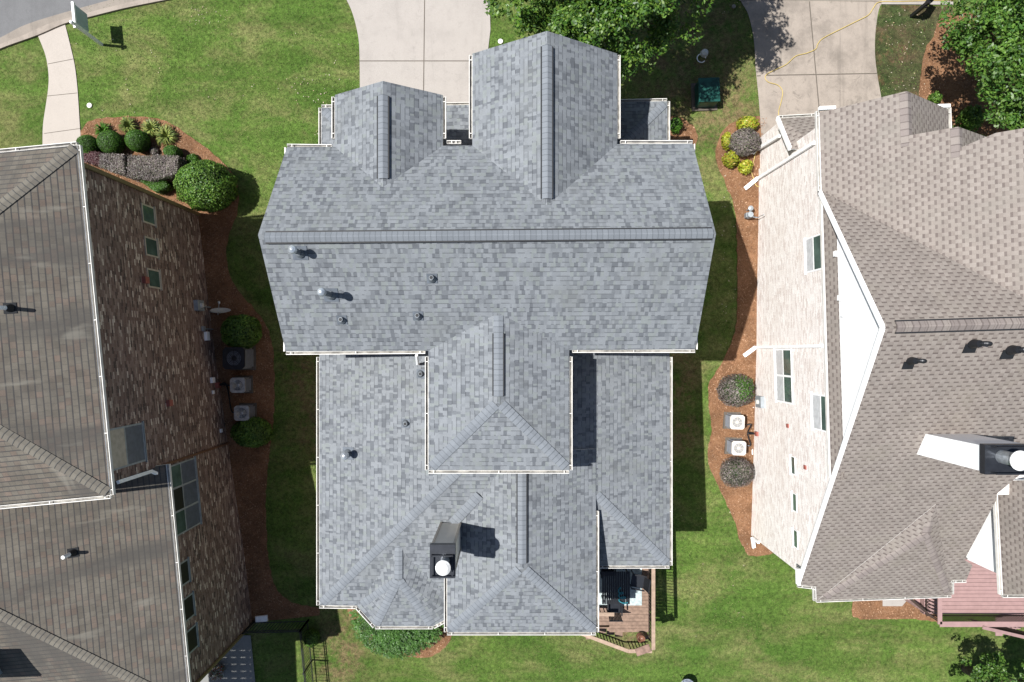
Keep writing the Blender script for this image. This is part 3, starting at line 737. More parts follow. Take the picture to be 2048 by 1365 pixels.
for e in (((x0 + .02, y0, 8.06), (x1 - .02, y0, 8.06)), ((x0 + .02, y0, 8.06), (x0 + .02, y1 - .22, 8.06)), ((x1 - .02, y0, 8.06), (x1 - .02, y1 - .22, 8.06)), ((x0 + .02, y1 - .22, 8.06), (x1 - .02, y1 - .22, 8.06))): bar(bm, e[0], e[1], .04, .03)
obj('chimney_cap', bm, M['char'], chimney, uv=False)
bm = BM(); fc = P(890, 1124, 8.0); cyl(bm, (fc.x, fc.y + .02, 7.9), (fc.x - .02, fc.y - .02, 8.45), .13, seg=20); obj('flue', bm, M['galv'], chimney, uv=False)
bm = BM(); lathe(bm, [(.0, .0), (.21, .0), (.215, .03), (.14, .09), (.0, .13)], (fc.x - .01, fc.y - .03, 8.45), 28); obj('flue_cap', bm, M['cap_white'], chimney, uv=False, smooth=False)

# plumbing and exhaust pipes on the slate roof
def zroof_main(y): return 9.0 - .63 * abs(y - 3.08)
def flash(bm, c, n, sx=.36, sy=.36, mi=0):
    q = Vector(n).normalized().to_track_quat('Z', 'Y').to_matrix().to_4x4()
    M4 = Matrix.Translation(Vector(c) + Vector(n).normalized() * .012) @ q @ Matrix.Diagonal((sx, sy, .012, 1))
    r = bmesh.ops.create_cube(bm, size=1, matrix=M4)
    for v in r['verts']:
        for f in v.link_faces: f.material_index = mi
def hitroof(px, py, kind):
    z = 6.0
    for _ in range(12):
        p = P(px, py, z)
        if kind == 'main': z = zroof_main(p.y)
        elif kind == 'west': z = zl + p3 * (p.x - W0)
    return P(px, py, z)
def pipe(px, py, kind, h, r, capr, nrm):
    c = hitroof(px, py, kind)
    bm = BM(); cyl(bm, c, c + Vector((0, 0, h)), r, seg=18, mi=0)
    cyl(bm, c, c + Vector((0, 0, .12)), r * 2.0, r * 1.15, seg=18, mi=0)
    if capr == 0:
        cyl(bm, c + Vector((0, 0, h - .02)), c + Vector((0, 0, h + .004)), r * .72, seg=18, mi=1)
    o = obj('roof_pipe', bm, [M['pipe_grey'], M['vent']], MH, uv=False)
    bm = BM(); flash(bm, c, nrm, .42 if capr else .3, .42 if capr else .3); obj('flashing', bm, M['flash'], o, uv=False)
    if capr:
        bm = BM(); lathe(bm, [(0, 0), (capr, 0), (capr * 1.02, .03), (capr * .8, .10), (capr * .3, .15), (0, .16)], c + Vector((0, 0, h)), 24)
        obj('pipe_cap', bm, M['galv'], o, uv=False)
nS = (0, -.63, 1); nW = (-.33, 0, 1)
pipe(600, 506, 'main', .62, .075, .12, nS); pipe(662, 590, 'main', .95, .075, .125, nS)
for q in ((864, 557), (836, 632), (684, 640)): pipe(q[0], q[1], 'main', .2, .065, 0, nS)
pipe(842, 748, 'west', .2, .065, 0, nW); pipe(812, 847, 'west', .2, .065, 0, nW); pipe(697, 907, 'west', .5, .08, .14, nW)

# ================================================================= the house with brown roof and brown brick, left
LH = thing('house', 'house at the left edge with weathered brown roof and long dark brown brick side wall', 'house', (0, 0, 0))
LO = Vector((-12.6, 5.34, 0)); th = math.radians(5.47)
Ld = Vector((math.sin(th), -math.cos(th), 0)); Ln = Vector((math.cos(th), math.sin(th), 0))
def L(s, w_, z): return LO + Ld * s - Ln * w_ + Vector((0, 0, z))
TSn, TC = M['tan_shingle'], M['tan_cap']
roofpart('upper_roof', [[L(-.43, -.2, 8), L(4.62, 4.85, 10.52), L(9.57, -.2, 8)][::-1] , [L(-.43, -.2, 8), L(-.43, 16, 8), L(4.62, 16, 10.52), L(4.62, 4.85, 10.52)], [L(9.57, -.2, 8), L(4.62, 4.85, 10.52), L(4.62, 16, 10.52), L(9.57, 16, 8)]], TSn, LH)
cap(LH, L(-.38, -.15, 8.03), L(4.5, 4.73, 10.47), .35, .35, TC, .16); cap(LH, L(9.52, -.15, 8.03), L(4.74, 4.73, 10.42), .35, .35, TC, .16)
gutter(LH, L(-.45, -.2, 8), L(9.6, -.2, 8), Ln); gutter(LH, L(-.45, -.2, 8), L(-.45, 16, 8), -Ld); gutter(LH, L(9.6, -.2, 8), L(9.6, 16, 8), Ld)
roofpart('lower_roof', [[L(9.25, -.3, 4.9), L(17.3, -.3, 4.9), L(11.3, 5.7, 7.9), L(9.25, 5.7, 7.9)], [L(17.3, -.3, 4.9), L(17.3, 15, 4.9), L(11.3, 15, 7.9), L(11.3, 5.7, 7.9)]], TSn, LH)
cap(LH, L(17.2, -.2, 4.95), L(11.4, 5.6, 7.86), .35, .35, TC, .16)
gutter(LH, L(9.25, -.3, 4.9), L(17.3, -.3, 4.9), Ln); gutter(LH, L(17.3, -.3, 4.9), L(17.3, 15, 4.9), Ld)
def lbody(name, s0, s1, w0, w1, z1, z0=-2.6):
    bm = BM(); prism(bm, [L(s0, w0, z1), L(s1, w0, z1), L(s1, w1, z1), L(s0, w1, z1)], z1 - z0, 0, 0)
    return obj(name, bm, M['brown_brick'], LH, recalc=True)
lbody('wall', 0, 9.3, 0, 15, 7.9); lbody('wall', 9.3, 17.0, 0.001, 14.5, 4.8)
bm = BM(); bar(bm, L(-.03, -.03, -.5), L(-.03, -.03, 7.8), .12, .12); obj('corner_trim', bm, M['olive'], LH, uv=False)
bm = BM(); bar(bm, L(17.03, -.03, -2), L(17.03, -.03, 4.6), .1, .1); obj('corner_trim', bm, M['olive'], LH, uv=False)
bm = BM(); bar(bm, L(9.3, -.02, -1.2), L(9.3, -.02, 4.6), .07, .05); obj('corner_trim', bm, M['brown'], LH, uv=False)
def wallhit(px, py, O, n):
    C = Vector((0, 0, H)); d = Vector(((px - NX) / F, (NY - py) / F, -1))
    t = (O - C).dot(n) / d.dot(n); return C + d * t
def lsz(px, py):
    p = wallhit(px, py, LO, Ln); return (p - LO).dot(Ld), p.z
def window(parent, Lf, s0, s1, z0, z1, fm, pane, name='window', cols=1, rows=1, fw=.055, ro=1, panes=None, sill=None):
    """Lf(s, w, z) -> world; w negative = proud of the wall"""
    bm = BM(); P0 = -.03
    def b3(sa, sb, za, zb, wa, wb, bmx, mi=0):
        vv = [bmx.verts.new(Lf(s, w_, z)) for w_ in (wa, wb) for s, z in ((sa, za), (sb, za), (sb, zb), (sa, zb))]
        for q in ((0, 1, 2, 3), (7, 6, 5, 4), (0, 4, 5, 1), (1, 5, 6, 2), (2, 6, 7, 3), (3, 7, 4, 0)):
            f = bmx.faces.new([vv[i] for i in q]); f.material_index = mi
    b3(s0, s1, z0, z0 + fw, P0, -.001, bm); b3(s0, s1, z1 - fw, z1, P0, -.001, bm)
    b3(s0, s0 + fw, z0 + fw, z1 - fw, P0 + .002, -.001, bm); b3(s1 - fw, s1, z0 + fw, z1 - fw, P0 + .002, -.001, bm)
    for i in range(1, cols):
        s = s0 + (s1 - s0) * i / cols; b3(s - fw * .6, s + fw * .6, z0 + fw, z1 - fw, P0 + .004, -.001, bm)
    for i in range(1, rows):
        z = z0 + (z1 - z0) * i / rows; b3(s0 + fw, s1 - fw, z - .03, z + .03, P0 + .006, -.001, bm)
    b3(s0 - .04, s1 + .04, z0 - .04, z0, -.055, -.001, bm)
    o = obj(name, bm, M[fm], parent, uv=False, recalc=True)
    for i in range(cols):
        for j in range(rows):
            pb_ = BM(); sa = s0 + (s1 - s0) * i / cols; sb = s0 + (s1 - s0) * (i + 1) / cols
            za = z0 + (z1 - z0) * j / rows; zb = z0 + (z1 - z0) * (j + 1) / rows
            b3(sa + .03, sb - .03, za + .03, zb - .03, -.02, -.002, pb_)
            mm = pane if panes is None else panes[(i, j)]
            obj('pane', pb_, M[mm], o, uv=False, recalc=True)
    return o
def lwin(pxa, pya, pxb, pyb, **kw):
    """outer (roof side) edge px a, ground side edge px b along the radial direction"""
    sa, zt_ = lsz(pxa, pya); sb, zb_ = lsz(pxb, pyb)
    return sa, zt_, sb, zb_
def lw(ctr, hs, hz, **kw):
    s, z = lsz(*ctr); return window(LH, L, s - hs, s + hs, z - hz, z + hz, **kw)
lw((296, 430), .33, .42, fm='frame_tan', pane='glass'); lw((302, 495), .33, .42, fm='frame_tan', pane='glass'); lw((307, 558), .33, .42, fm='frame_tan', pane='glass')
lw((251, 893), .62, 1.05, fm='grey_metal', pane='blueglass', rows=2, panes={(0, 0): 'blueglass', (0, 1): 'frame_tan'})
lw((366, 994), 1.22, 1.12, fm='grey_metal', pane='blueglass', rows=2, cols=3, panes={(0, 0): 'blueglass', (0, 1): 'glass', (1, 0): 'blueglass', (1, 1): 'black', (2, 0): 'blueglass', (2, 1): 'glass'})
for q in ((362, 1150), (372, 1219), (379, 1283)): lw(q, .4, .55, fm='grey_metal', pane='black')
def lbox(parent, name, ctr, ds, dzz, dep, mat):
    s, z = lsz(*ctr); bm = BM()
    vv = [bm.verts.new(L(s + a_ * ds, w_, z + c_ * dzz)) for w_ in (-dep, -.001) for a_, c_ in ((-1, -1), (1, -1), (1, 1), (-1, 1))]
    for q in ((0, 1, 2, 3), (7, 6, 5, 4), (0, 4, 5, 1), (1, 5, 6, 2), (2, 6, 7, 3), (3, 7, 4, 0)): bm.faces.new([vv[i] for i in q])
    return obj(name, bm, M[mat], parent, uv=False, recalc=True)
for q in ((288, 561), (336, 807), (433, 771)): lbox(LH, 'wall_vent', q, .11, .13, .12, 'red')
# downspout from the upper gutter to the lower roof
bm = BM(); a = P(236, 965, 7.7); b = P(304, 943, 5.4); bar(bm, a, b, .1, .08); bar(bm, b + Vector((0, 0, .02)), b + Vector((.02, -.12, -.25)), .1, .08); obj('downspout', bm, M['white'], LH, uv=False)
# pipes
def lroofz(p, lo):
    w_ = -(p - LO).dot(Ln); return (4.95 if lo else 8.0) + .5 * (w_ + .2)
for (qx, qy, lo, h) in ((20, 617, False, .75), (146, 1106, True, .5)):
    z = 6
    for _ in range(15): p = P(qx, qy, z); z = lroofz(Vector((p.x, p.y, 0)), lo)
    c = P(qx, qy, z); bm = BM(); cyl(bm, c, c + Vector((0, 0, h)), .055, seg=14); o = obj('roof_pipe', bm, M['white'], LH, uv=False)
    bm = BM(); flash(bm, c, Ln * .5 + Vector((0, 0, 1)), .3, .3); cyl(bm, c, c + Vector((0, 0, .18)), .12, .07); obj('flashing', bm, M['vent'], o, uv=False)
# chimney at the picture's edge
bm = BM(); c = Vector((-16.75, -9.72, 8.3)); prism(bm, [c + Vector((-.75, -.5, 0)), c + Vector((.72, -.5, 0)), c + Vector((.62, .5, 0)), c + Vector((-.75, .5, 0))], 4, 0, 0); o = obj('chimney', bm, M['grey_metal'], LH, recalc=True)
bm = BM(); box(bm, c + Vector((-.1, 0, .06)), (1.45, 1.1, .12)); obj('chimney_cap', bm, M['char'], o, uv=False)
# unseen rear porch added beyond the frame, slats shaped to throw dashes of light
bm = BM()
for k in range(16):
    yy = -12.05 - k * .3; box(bm, (-13.0, yy, 4.3), (1.8, .302, .05)); box(bm, (-14.8, yy, 4.3), (1.8, .284, .05))
for k in range(5): bar(bm, (-15.6 + k * .4, -17, 4.22), (-15.6 + k * .4, -12, 4.22), .16, .04)
for yy in (-12.0, -17): bar(bm, (-15.5, yy, 4.15), (-12.2, yy, 4.15), .1, .2)
for q in ((-12.3, -17), (-15.4, -17)): bar(bm, (q[0], q[1], -2.5), (q[0], q[1], 4.2), .14, .14)
obj('shade_slats', bm, M['wood'], LH, uv=False)

# ================================================================= the house with rosy tan roof and cream brick, right
RH = thing('house', 'house on the right with rosy tan roof, cream brick side wall and white gable', 'house', (0, 0, 0))
RO = Vector((9.98, .1, 0)); Rd = Vector((.03, -.9996, 0)).normalized(); Rn = Vector((-Rd.y * -1, 0, 0)); Rn = Vector((Rd.y, -Rd.x, 0)).normalized()
if Rn.x > 0: Rn = -Rn
def R(s, w_, z): return RO + Rd * s - Rn * w_ + Vector((0, 0, z))   # s south, w east
def rsz(px, py):
    p = wallhit(px, py, RO, Rn); return (p - RO).dot(Rd), p.z
def RL(p): return ((p - RO).dot(Rd), -(p - RO).dot(Rn))
RS, RW, RC = M['rose_shingle'], M['rose_shingle_wide'], M['rose_cap']
A = P(1768, 655, 9.67); Bf = P(1641, 382, 6.2); Cb = P(1604, 1170, 3.6)
sA, wA = RL(A); sB, wB = RL(Bf); sC, wC = RL(Cb)
wA = wB = wC = (wA + wB + wC) / 3
pN = (9.67 - 6.2) / (sA - sB); pS = (9.67 - 3.6) / (sC - sA)
def hS(px, py):
    z = 5
    for _ in range(25): p = P(px, py, z); z = 9.67 - pS * ((p - RO).dot(Rd) - sA)
    return P(px, py, z)
# main ridge roof
def zW(w_): return 6.2 + .72 * (w_ - wB)
wv = wB + (9.67 - 6.2) / .72     # where the west plane reaches the ridge height
roofpart('main_roof', [[R(sB, wB, 6.2), R(sA, wA, 9.67), R(sA, wv, 9.67)],
                       [R(sA, wA, 9.67), R(sC, wC, 3.6), hS(1632, 1174), hS(1633, 1201), hS(1903, 1191), hS(1903, 1161), hS(1933, 1160), hS(1945, 1131), hS(1929, 1120), hS(1993, 1000), hS(1994, 988), hS(2040, 950), hS(2120, 950), R(sA, 14, 9.67)]], RS, RH)
roofpart('west_slope', [[R(sB, wB, 6.2), R(sA, wv, 9.67), R(sA, 8, zW(8)), R(-5.7, 8, zW(8)), R(-5.7, 3.45, zW(3.45)), R(-5.45, 2.76, zW(2.76)), R(-6.05, 2.75, zW(2.75)), R(-6.05, 1.75, zW(1.75)), R(-7.35, 1.75, zW(1.75)), R(-7.25, wB, 6.2)]], RW, RH)
zg = zW(1.75)
roofpart('gable_roof', [[R(-7.35, 1.75, zg), R(-7.3, 1.75 + 2.2, zg - 1.6), R(-5.6, 1.75 + 2.2, zg - 1.6), R(-5.6, 1.75, zg)]], RS, RH)
roofpart('gable_roof', [[R(-6.05, 2.75, zW(2.75)), R(-6.05, 5.0, zW(2.75) - 1.6), R(-4.5, 5.0, zW(2.75) - 1.6), R(-4.5, 2.75, zW(2.75))]], RS, RH)
cap(RH, R(-7.3, 1.75, zg), R(-5.75, 1.75, zg), .72, .72, RC, .17)
cap(RH, R(-6.02, 2.75, zW(2.75)), R(-5.2, 2.75, zW(2.75)), .72, .72, RC, .17)
cap(RH, R(sA, wA + .28, 9.67), R(sA, 12, 9.67), pS, pN, RC, .14, True)
# low hip shape in the rear slope
def zS(s): return 3.6 + (sC - s) * pS
ph = R(sC - 2.15, 3.3, zS(sC - 2.15) + .2)
hb = [hS(1637, 1199) + Vector((0, 0, .012)), hS(1899, 1188) + Vector((0, 0, .012))]
roofpart('rear_hip', [[hb[0], hb[1], ph], [hb[0], ph, R(sC - 3.2, 3.3, zS(sC - 3.2) + .01)], [ph, hb[1], R(sC - 3.2, 3.3, zS(sC - 3.2) + .01)]], RS, RH, .1)
for q in hb: cap(RH, q.lerp(ph, .05), ph, .3, .3, RC, .17)
cap(RH, ph, R(sC - 2.6, 3.3, zS(sC - 2.6) + .1), .4, .4, RC, .15)
# rakes: white boards along the gable edge
def rake(a_, b_, out, name='rake_board', wd=.06, ht=.16):
    bm = BM(); o_ = Vector(out).normalized() * wd / 2
    bar(bm, a_ + o_ + Vector((0, 0, .0)), b_ + o_ + Vector((0, 0, .0)), wd, ht); return obj(name, bm, M['white'], RH, uv=False)
rake(R(sA, wA, 9.60), R(sB + .02, wB, 6.13), Rn); rake(R(sA, wA, 9.60), R(sC - .05, wC, 3.53), Rn)
bm = BM()
for (s1_, z1_, s2_, z2_) in ((sA, 9.45, sB, 5.98), (sA, 9.45, sC, 3.38)):
    vv = [bm.verts.new(R(s1_, wA + .02, z1_)), bm.verts.new(R(s2_, wA + .02, z2_)), bm.verts.new(R(s2_, .02, z2_)), bm.verts.new(R(s1_, .02, z1_))]
    bm.faces.new(vv)
obj('soffit', bm, M['white'], RH, uv=False)
gutter(RH, R(-7.3, wB, 6.2), R(sB, wB, 6.2), Rn)
gutter(RH, R(-7.35, 1.75 + 2.2, zg - 1.6), R(-6.0, 1.75 + 2.2, zg - 1.6), -Rn)
for ea, eb, ew, eh in ((R(-7.38, wB, 6.18), R(-7.38, wB + .5, 6.18), .1, .14), (R(-7.4, 3.6, zg - 1.62), R(-7.4, 4.0, zg - 1.62), .1, .14), (R(sC + .02, wC - .02, 3.5), R(sC - .55, wC - .02, 3.5), .1, .2)):
    bm = BM(); bar(bm, ea, eb, ew, eh); obj('eave_return', bm, M['white'], RH, uv=False)
gutter(RH, R(sC, wC - .05, 3.58), hS(1632, 1174), Rd); gutter(RH, hS(1633, 1200), hS(1903, 1190), Rd)
gutter(RH, hS(1633, 1201), hS(1632, 1174), Rn, hang=3); gutter(RH, hS(1903, 1191), hS(1903, 1161), -Rn, hang=3); gutter(RH, hS(1903, 1161), hS(1933, 1160), Rd)
# brick wall, pent strip, white gable wall
def zrake(s): return 9.45 - (pN * (sA - s) if s < sA else pS * (s - sA))
sEnd = rsz(1507, 1075)[0]
bm = BM()
prof = [(-7.0, -2.8), (sEnd, -2.8), (sEnd, zrake(sEnd)), (sA + (9.45 - 6.6) / pS, 6.6), (-7.0, 6.1)]
va = [bm.verts.new(R(s, 0, z)) for s, z in prof]; vb = [bm.verts.new(R(s, .25, z)) for s, z in prof]
bm.faces.new(va); bm.faces.new(vb[::-1])
for i in range(5): bm.faces.new([va[i], vb[i], vb[(i + 1) % 5], va[(i + 1) % 5]])
obj('brick_wall', bm, M['cream_brick'], RH, recalc=True)
bm = BM()
s1_, s2_ = sA - (9.45 - 6.66) / pN, sA + (9.45 - 6.66) / pS
prof = [(s1_, 6.66), (s2_, 6.66), (sA, 9.45)]
va = [bm.verts.new(R(s, .01, z)) for s, z in prof]; vb = [bm.verts.new(R(s, .22, z)) for s, z in prof]
bm.faces.new(va); bm.faces.new(vb[::-1])
for i in range(3): bm.faces.new([va[i], vb[i], vb[(i + 1) % 3], va[(i + 1) % 3]])
obj('gable_wall', bm, M['siding'], RH, recalc=True)
pe = sA + (9.45 - 6.2) / pS
roofpart('pent_roof', [[R(sB + .1, -.17, 6.2), R(pe - .1, -.17, 6.2), R(pe - .15, .0, 6.72), R(sB + .35, .0, 6.72)]], RW, RH, .1)
gutter(RH, R(sB + .1, -.165, 6.17), R(pe - .15, -.165, 6.17), Rn, w=.05)
for (px, py) in ((1676, 508), (1684, 596), (1690, 628)):
    bm = BM(); pp = wallhit(px, py, RO, Rn); box(bm, pp - Rn * (-.06) , (.12, .16, .12)); obj('wall_light', bm, M['white'], RH, uv=False)
# hidden rest of the body
def rbody(s0, s1, w0, w1, z1, mat='cream_brick', z0=-2.8):
    bm = BM(); prism(bm, [R(s0, w0, z1), R(s1, w0, z1), R(s1, w1, z1), R(s0, w1, z1)], z1 - z0, 0, 0); return obj('wall', bm, M[mat], RH, recalc=True)
rbody(-6.9, sEnd, .25, 5.7, 3.3); rbody(-5.4, 5, .26, 9, 5.4); rbody(-6.9, -5.4, .26, 3.6, 5.2)
gable('gable_wall', R(-7.0, 0, 5.9), R(-7.0, 3.6, 6.1), R(-7.0, 1.75, zg - .25), M['cream_brick'], RH, n=Vector((0, 1, 0)))
# little skirt roof at the front corner
q = [P(1557, 237, 3.3), P(1632, 233, 3.3), P(1650, 300, 4.5), P(1582, 298, 4.0)]
roofpart('skirt_roof', [[q[0], q[3], q[2], q[1]]], RS, RH, .12)
gutter(RH, q[0], q[1], (0, 1, 0)); bm = BM(); bar(bm, q[0] + Vector((-.04, 0, 0)), q[3] + Vector((-.04, 0, .0)), .09, .16); obj('rake_board', bm, M['white'], RH, uv=False)
s0_, z0_ = RL(q[0]); rbody(-8.2, -6.9, .05, 4, 3.1)
# east wing with its own eave and white siding
q = [P(1988, 965, 5.4), P(2003, 1188, 4.2), P(2110, 1188, 4.2), P(2110, 965, 6.8)]
q[0] = P(1994, 962, 5.0); q[1] = P(2006, 1190, 5.0); q[2] = P(2140, 1190, 7.2); q[3] = P(2140, 960, 7.2)
roofpart('wing_roof', [[q[0], q[1], q[2], q[3]]], RW, RH)
gutter(RH, q[0], q[1], (-1, 0, 0)); gutter(RH, q[1], q[1] + Vector((3, 0, 0)), (0, -1, 0))
bm = BM(); prism(bm, [Vector((16.02, q[0].y - .1, 4.93)), Vector((16.2, -7.52, 4.93)), Vector((19.5, -7.52, 4.93)), Vector((19.5, q[0].y - .1, 4.93))], 8, 0, 0); obj('wall', bm, M['white'], RH, recalc=True)
bm = BM(); bar(bm, P(1978, 983, 5.2), P(1994, 983, 5.0), .12, .1); obj('downspout', bm, M['white'], RH, uv=False)
# chimney, leaning out of the picture's side
def zs_at(p): return 9.67 - pS * ((p - RO).dot(Rd) - sA)
bm = BM(); tx0, tx1, ty1, ty0 = P(1971, 893, 10.1), P(2075, 893, 10.1), P(1971, 893, 10.1).y, P(1971, 945, 10.1).y
prism(bm, [(tx0.x, ty0, 10.0), (tx1.x, ty0, 10.0), (tx1.x, ty1, 10.0), (tx0.x, ty1, 10.0)], 6.5, 0, 0)
chm = obj('chimney', bm, M['siding'], RH, recalc=True)
bm = BM(); prism(bm, [(tx0.x - .05, ty0 - .05, 10.15), (tx1.x + .05, ty0 - .05, 10.15), (tx1.x + .05, ty1 + .05, 10.15), (tx0.x - .05, ty1 + .05, 10.15)], .2, 0, 0)
for k in (0.12, .95):
    for yy in (ty0, ty1): box(bm, (tx0.x + k, yy, 10.25), (.04, .04, .25))
for yy in (ty0, ty1): bar(bm, (tx0.x + .1, yy, 10.35), (tx1.x, yy, 10.35), .04, .04)
obj('chimney_cap', bm, M['char'], chm, uv=False)
fcc = P(2018, 917, 10.4); bm = BM(); cyl(bm, (fcc.x, fcc.y, 10.1), (fcc.x, fcc.y, 10.75), .17, seg=22); obj('flue', bm, M['galv'], chm, uv=False)
bm = BM(); lathe(bm, [(0, 0), (.24, 0), (.25, .04), (.15, .11), (0, .14)], (fcc.x, fcc.y, 10.75), 28); obj('flue_cap', bm, M['cap_white'], chm, uv=False)
# black bent exhaust pipes on the rear slope
def zrS(px, py):
    z = 8.5
    for _ in range(15): p = P(px, py, z); z = zs_at(p)
    return P(px, py, z)
for (px, py, k) in ((1822, 722, .85), (1946, 688, .95), (2022, 700, 1.0)):
    c = zrS(px, py); bm = BM()
    cyl(bm, c + Vector((-.02, .0, 0)), c + Vector((0, 0, .3 * k)), .14 * k, .10 * k, seg=18)
    tube(bm, spline([c + Vector((0, 0, .22 * k)), c + Vector((.08, .01, .36 * k)), c + Vector((.2 * k, .0, .4 * k)), c + Vector((.26 * k, -.01, .3 * k))], 4), .065 * k, 10)
    o = obj('roof_pipe', bm, M['black'], RH, uv=False)
    bm = BM(); flash(bm, c + Vector((-.03, -.12, -.08)), Rd * pS + Vector((0, 0, 1)), .36 * k, .3 * k); obj('flashing', bm, M['vent'], o, uv=False)
# windows and fittings of the cream wall
def rw_(ctr, hs, hz, **kw):
    s, z = rsz(*ctr); return window(RH, R, s - hs, s + hs, z - hz, z + hz, **kw)
bp = {(0, 0): 'blind', (0, 1): 'glass'}
rw_((1628, 508), .58, .62, fm='white', pane='glass', rows=2, panes=bp)
rw_((1568, 752), 1.0, .78, fm='white', pane='glass', rows=2, cols=2, panes={(0, 0): 'blind', (0, 1): 'glass', (1, 0): 'blind', (1, 1): 'glass'}, fw=.06)
rw_((1643, 826), .6, .68, fm='white', pane='glass', rows=2, panes=bp)
for q in ((1587, 931), (1590, 1005), (1592, 1078)): rw_(q, .33, .2, fm='white', pane='glass', fw=.035)
def rbox(parent, name, ctr, ds, dzz, dep, mat):
    s, z = rsz(*ctr); bm = BM()
    vv = [bm.verts.new(R(s + a_ * ds, w_, z + c_ * dzz)) for w_ in (-dep, -.001) for a_, c_ in ((-1, -1), (1, -1), (1, 1), (-1, 1))]
    for q in ((0, 1, 2, 3), (7, 6, 5, 4), (0, 4, 5, 1), (1, 5, 6, 2), (2, 6, 7, 3), (3, 7, 4, 0)): bm.faces.new([vv[i] for i in q])
    return obj(name, bm, M[mat], parent, uv=False, recalc=True)
for q in ((1576, 852), (1611, 935)): rbox(RH, 'wall_vent', q, .07, .09, .04, 'red')
rbox(RH, 'wall_vent', (1515, 868), .09, .12, .08, 'red')
# downspouts with splash extensions
def rdown(top, bot, ext, nm='downspout'):
    (s1, z1), (s2, z2) = rsz(*top), rsz(*bot)
    bm = BM(); bar(bm, R(s1, -.06, z1), R(s2, -.06, z2), .09, .11)
    e = G(*ext); g = R(s2, -.08, z2); g.z = max(g.z, TH(g.x, g.y) + .12); bar(bm, g, Vector((e.x, e.y, e.z + .1)), .15, .08)
    return obj(nm, bm, M['white'], RH, uv=False)
rdown((1650, 692), (1508, 695), (1486, 712)); rdown((1632, 286), (1510, 363), (1488, 379)); rdown((1562, 272), (1503, 308), (1503, 309))
rdown((1520, 1085), (1509, 1076), (1506, 1094))
# ================================================================= foliage builders
def leafmesh(name, C, Nn, size, aspect, mats, parent=None, T=None, core=None, tail=None):
    """one mesh of many small rhombic leaves; core: optional (verts, faces) with material 1"""
    n = len(C)
    Nn = Nn / np.maximum(1e-6, np.linalg.norm(Nn, axis=1, keepdims=True))
    if T is None: T = RNG.normal(size=(n, 3))
    T = T - (T * Nn).sum(1, keepdims=True) * Nn; T /= np.maximum(1e-6, np.linalg.norm(T, axis=1, keepdims=True))
    B = np.cross(Nn, T); sz = (size * RNG.uniform(0.65, 1.35, n))[:, None]
    V = np.stack([C - T * sz, C + B * sz * aspect, C + T * sz, C - B * sz * aspect], 1).reshape(-1, 3)
    q = np.arange(n * 4).reshape(-1, 4)
    cv, cf = core if core is not None else ([], [])
    allv = np.concatenate([V, np.array(cv, dtype=float).reshape(-1, 3)]) if len(cv) else V
    me = bpy.data.meshes.new(name)
    me.vertices.add(len(allv)); me.vertices.foreach_set("co", allv.astype(np.float32).ravel())
    loops = q.ravel().tolist(); starts = list(range(0, n * 4, 4)); mi = [0] * n
    for f in cf:
        starts.append(len(loops)); loops.extend(int(i) + n * 4 for i in f); mi.append(1)
    me.loops.add(len(loops)); me.loops.foreach_set("vertex_index", loops)
    me.polygons.add(len(starts)); me.polygons.foreach_set("loop_start", starts)
    me.polygons.foreach_set("material_index", mi)
    me.update(calc_edges=True)
    for m in mats: me.materials.append(m)
    return link(name, me, parent)
def sph(n):
    v = RNG.normal(size=(n, 3)); return v / np.linalg.norm(v, axis=1, keepdims=True)
def ico(c, r, sub=2, jit=0.08):
    bm = BM(); bmesh.ops.create_icosphere(bm, subdivisions=sub, radius=1)
    vs_ = [(Vector(c) + Vector((v.co.x * r[0], v.co.y * r[1], v.co.z * r[2])) * random.uniform(1 - jit, 1 + jit)) for v in bm.verts]
    bm.verts.index_update(); fs = [[v.index for v in f.verts] for f in bm.faces]; bm.free()
    return vs_, fs
def bush(name, label, cat, px, py, rpx, h, mat, n=4000, leaf=0.035, group=None, ry=None, jitter=0.10, asp=.5, lump=0.08, core=None, second=None, zoff=0):
    """px,py: middle of the crown in the picture, rpx its radius there"""
    g = G(px, py, h * .55); sc_ = (H - g.z - h * .55) / F
    rx = rpx * sc_; ryy = (ry or rpx) * sc_; rz = h * .55
    c = np.array([g.x, g.y, g.z + h * .45 + zoff])
    d = sph(n); d = d[d[:, 2] > -0.75]; n = len(d)
    lum = sum(np.sin(d @ v * f + p) for v, f, p in [(sph(1)[0], 6, 1.0), (sph(1)[0], 9, 2.2), (sph(1)[0], 13, .4)]) / 3
    rr = (1 + lump * lum) * (1 - np.abs(RNG.normal(size=n)) * jitter)
    C = c + d * rr[:, None] * np.array([rx, ryy, rz])
    Nn = d + RNG.normal(size=(n, 3)) * .45
    k = 1 - lump - jitter * .9
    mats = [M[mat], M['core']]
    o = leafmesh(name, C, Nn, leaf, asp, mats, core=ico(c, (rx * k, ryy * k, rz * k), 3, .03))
    props(o, label, cat, group)
    return o
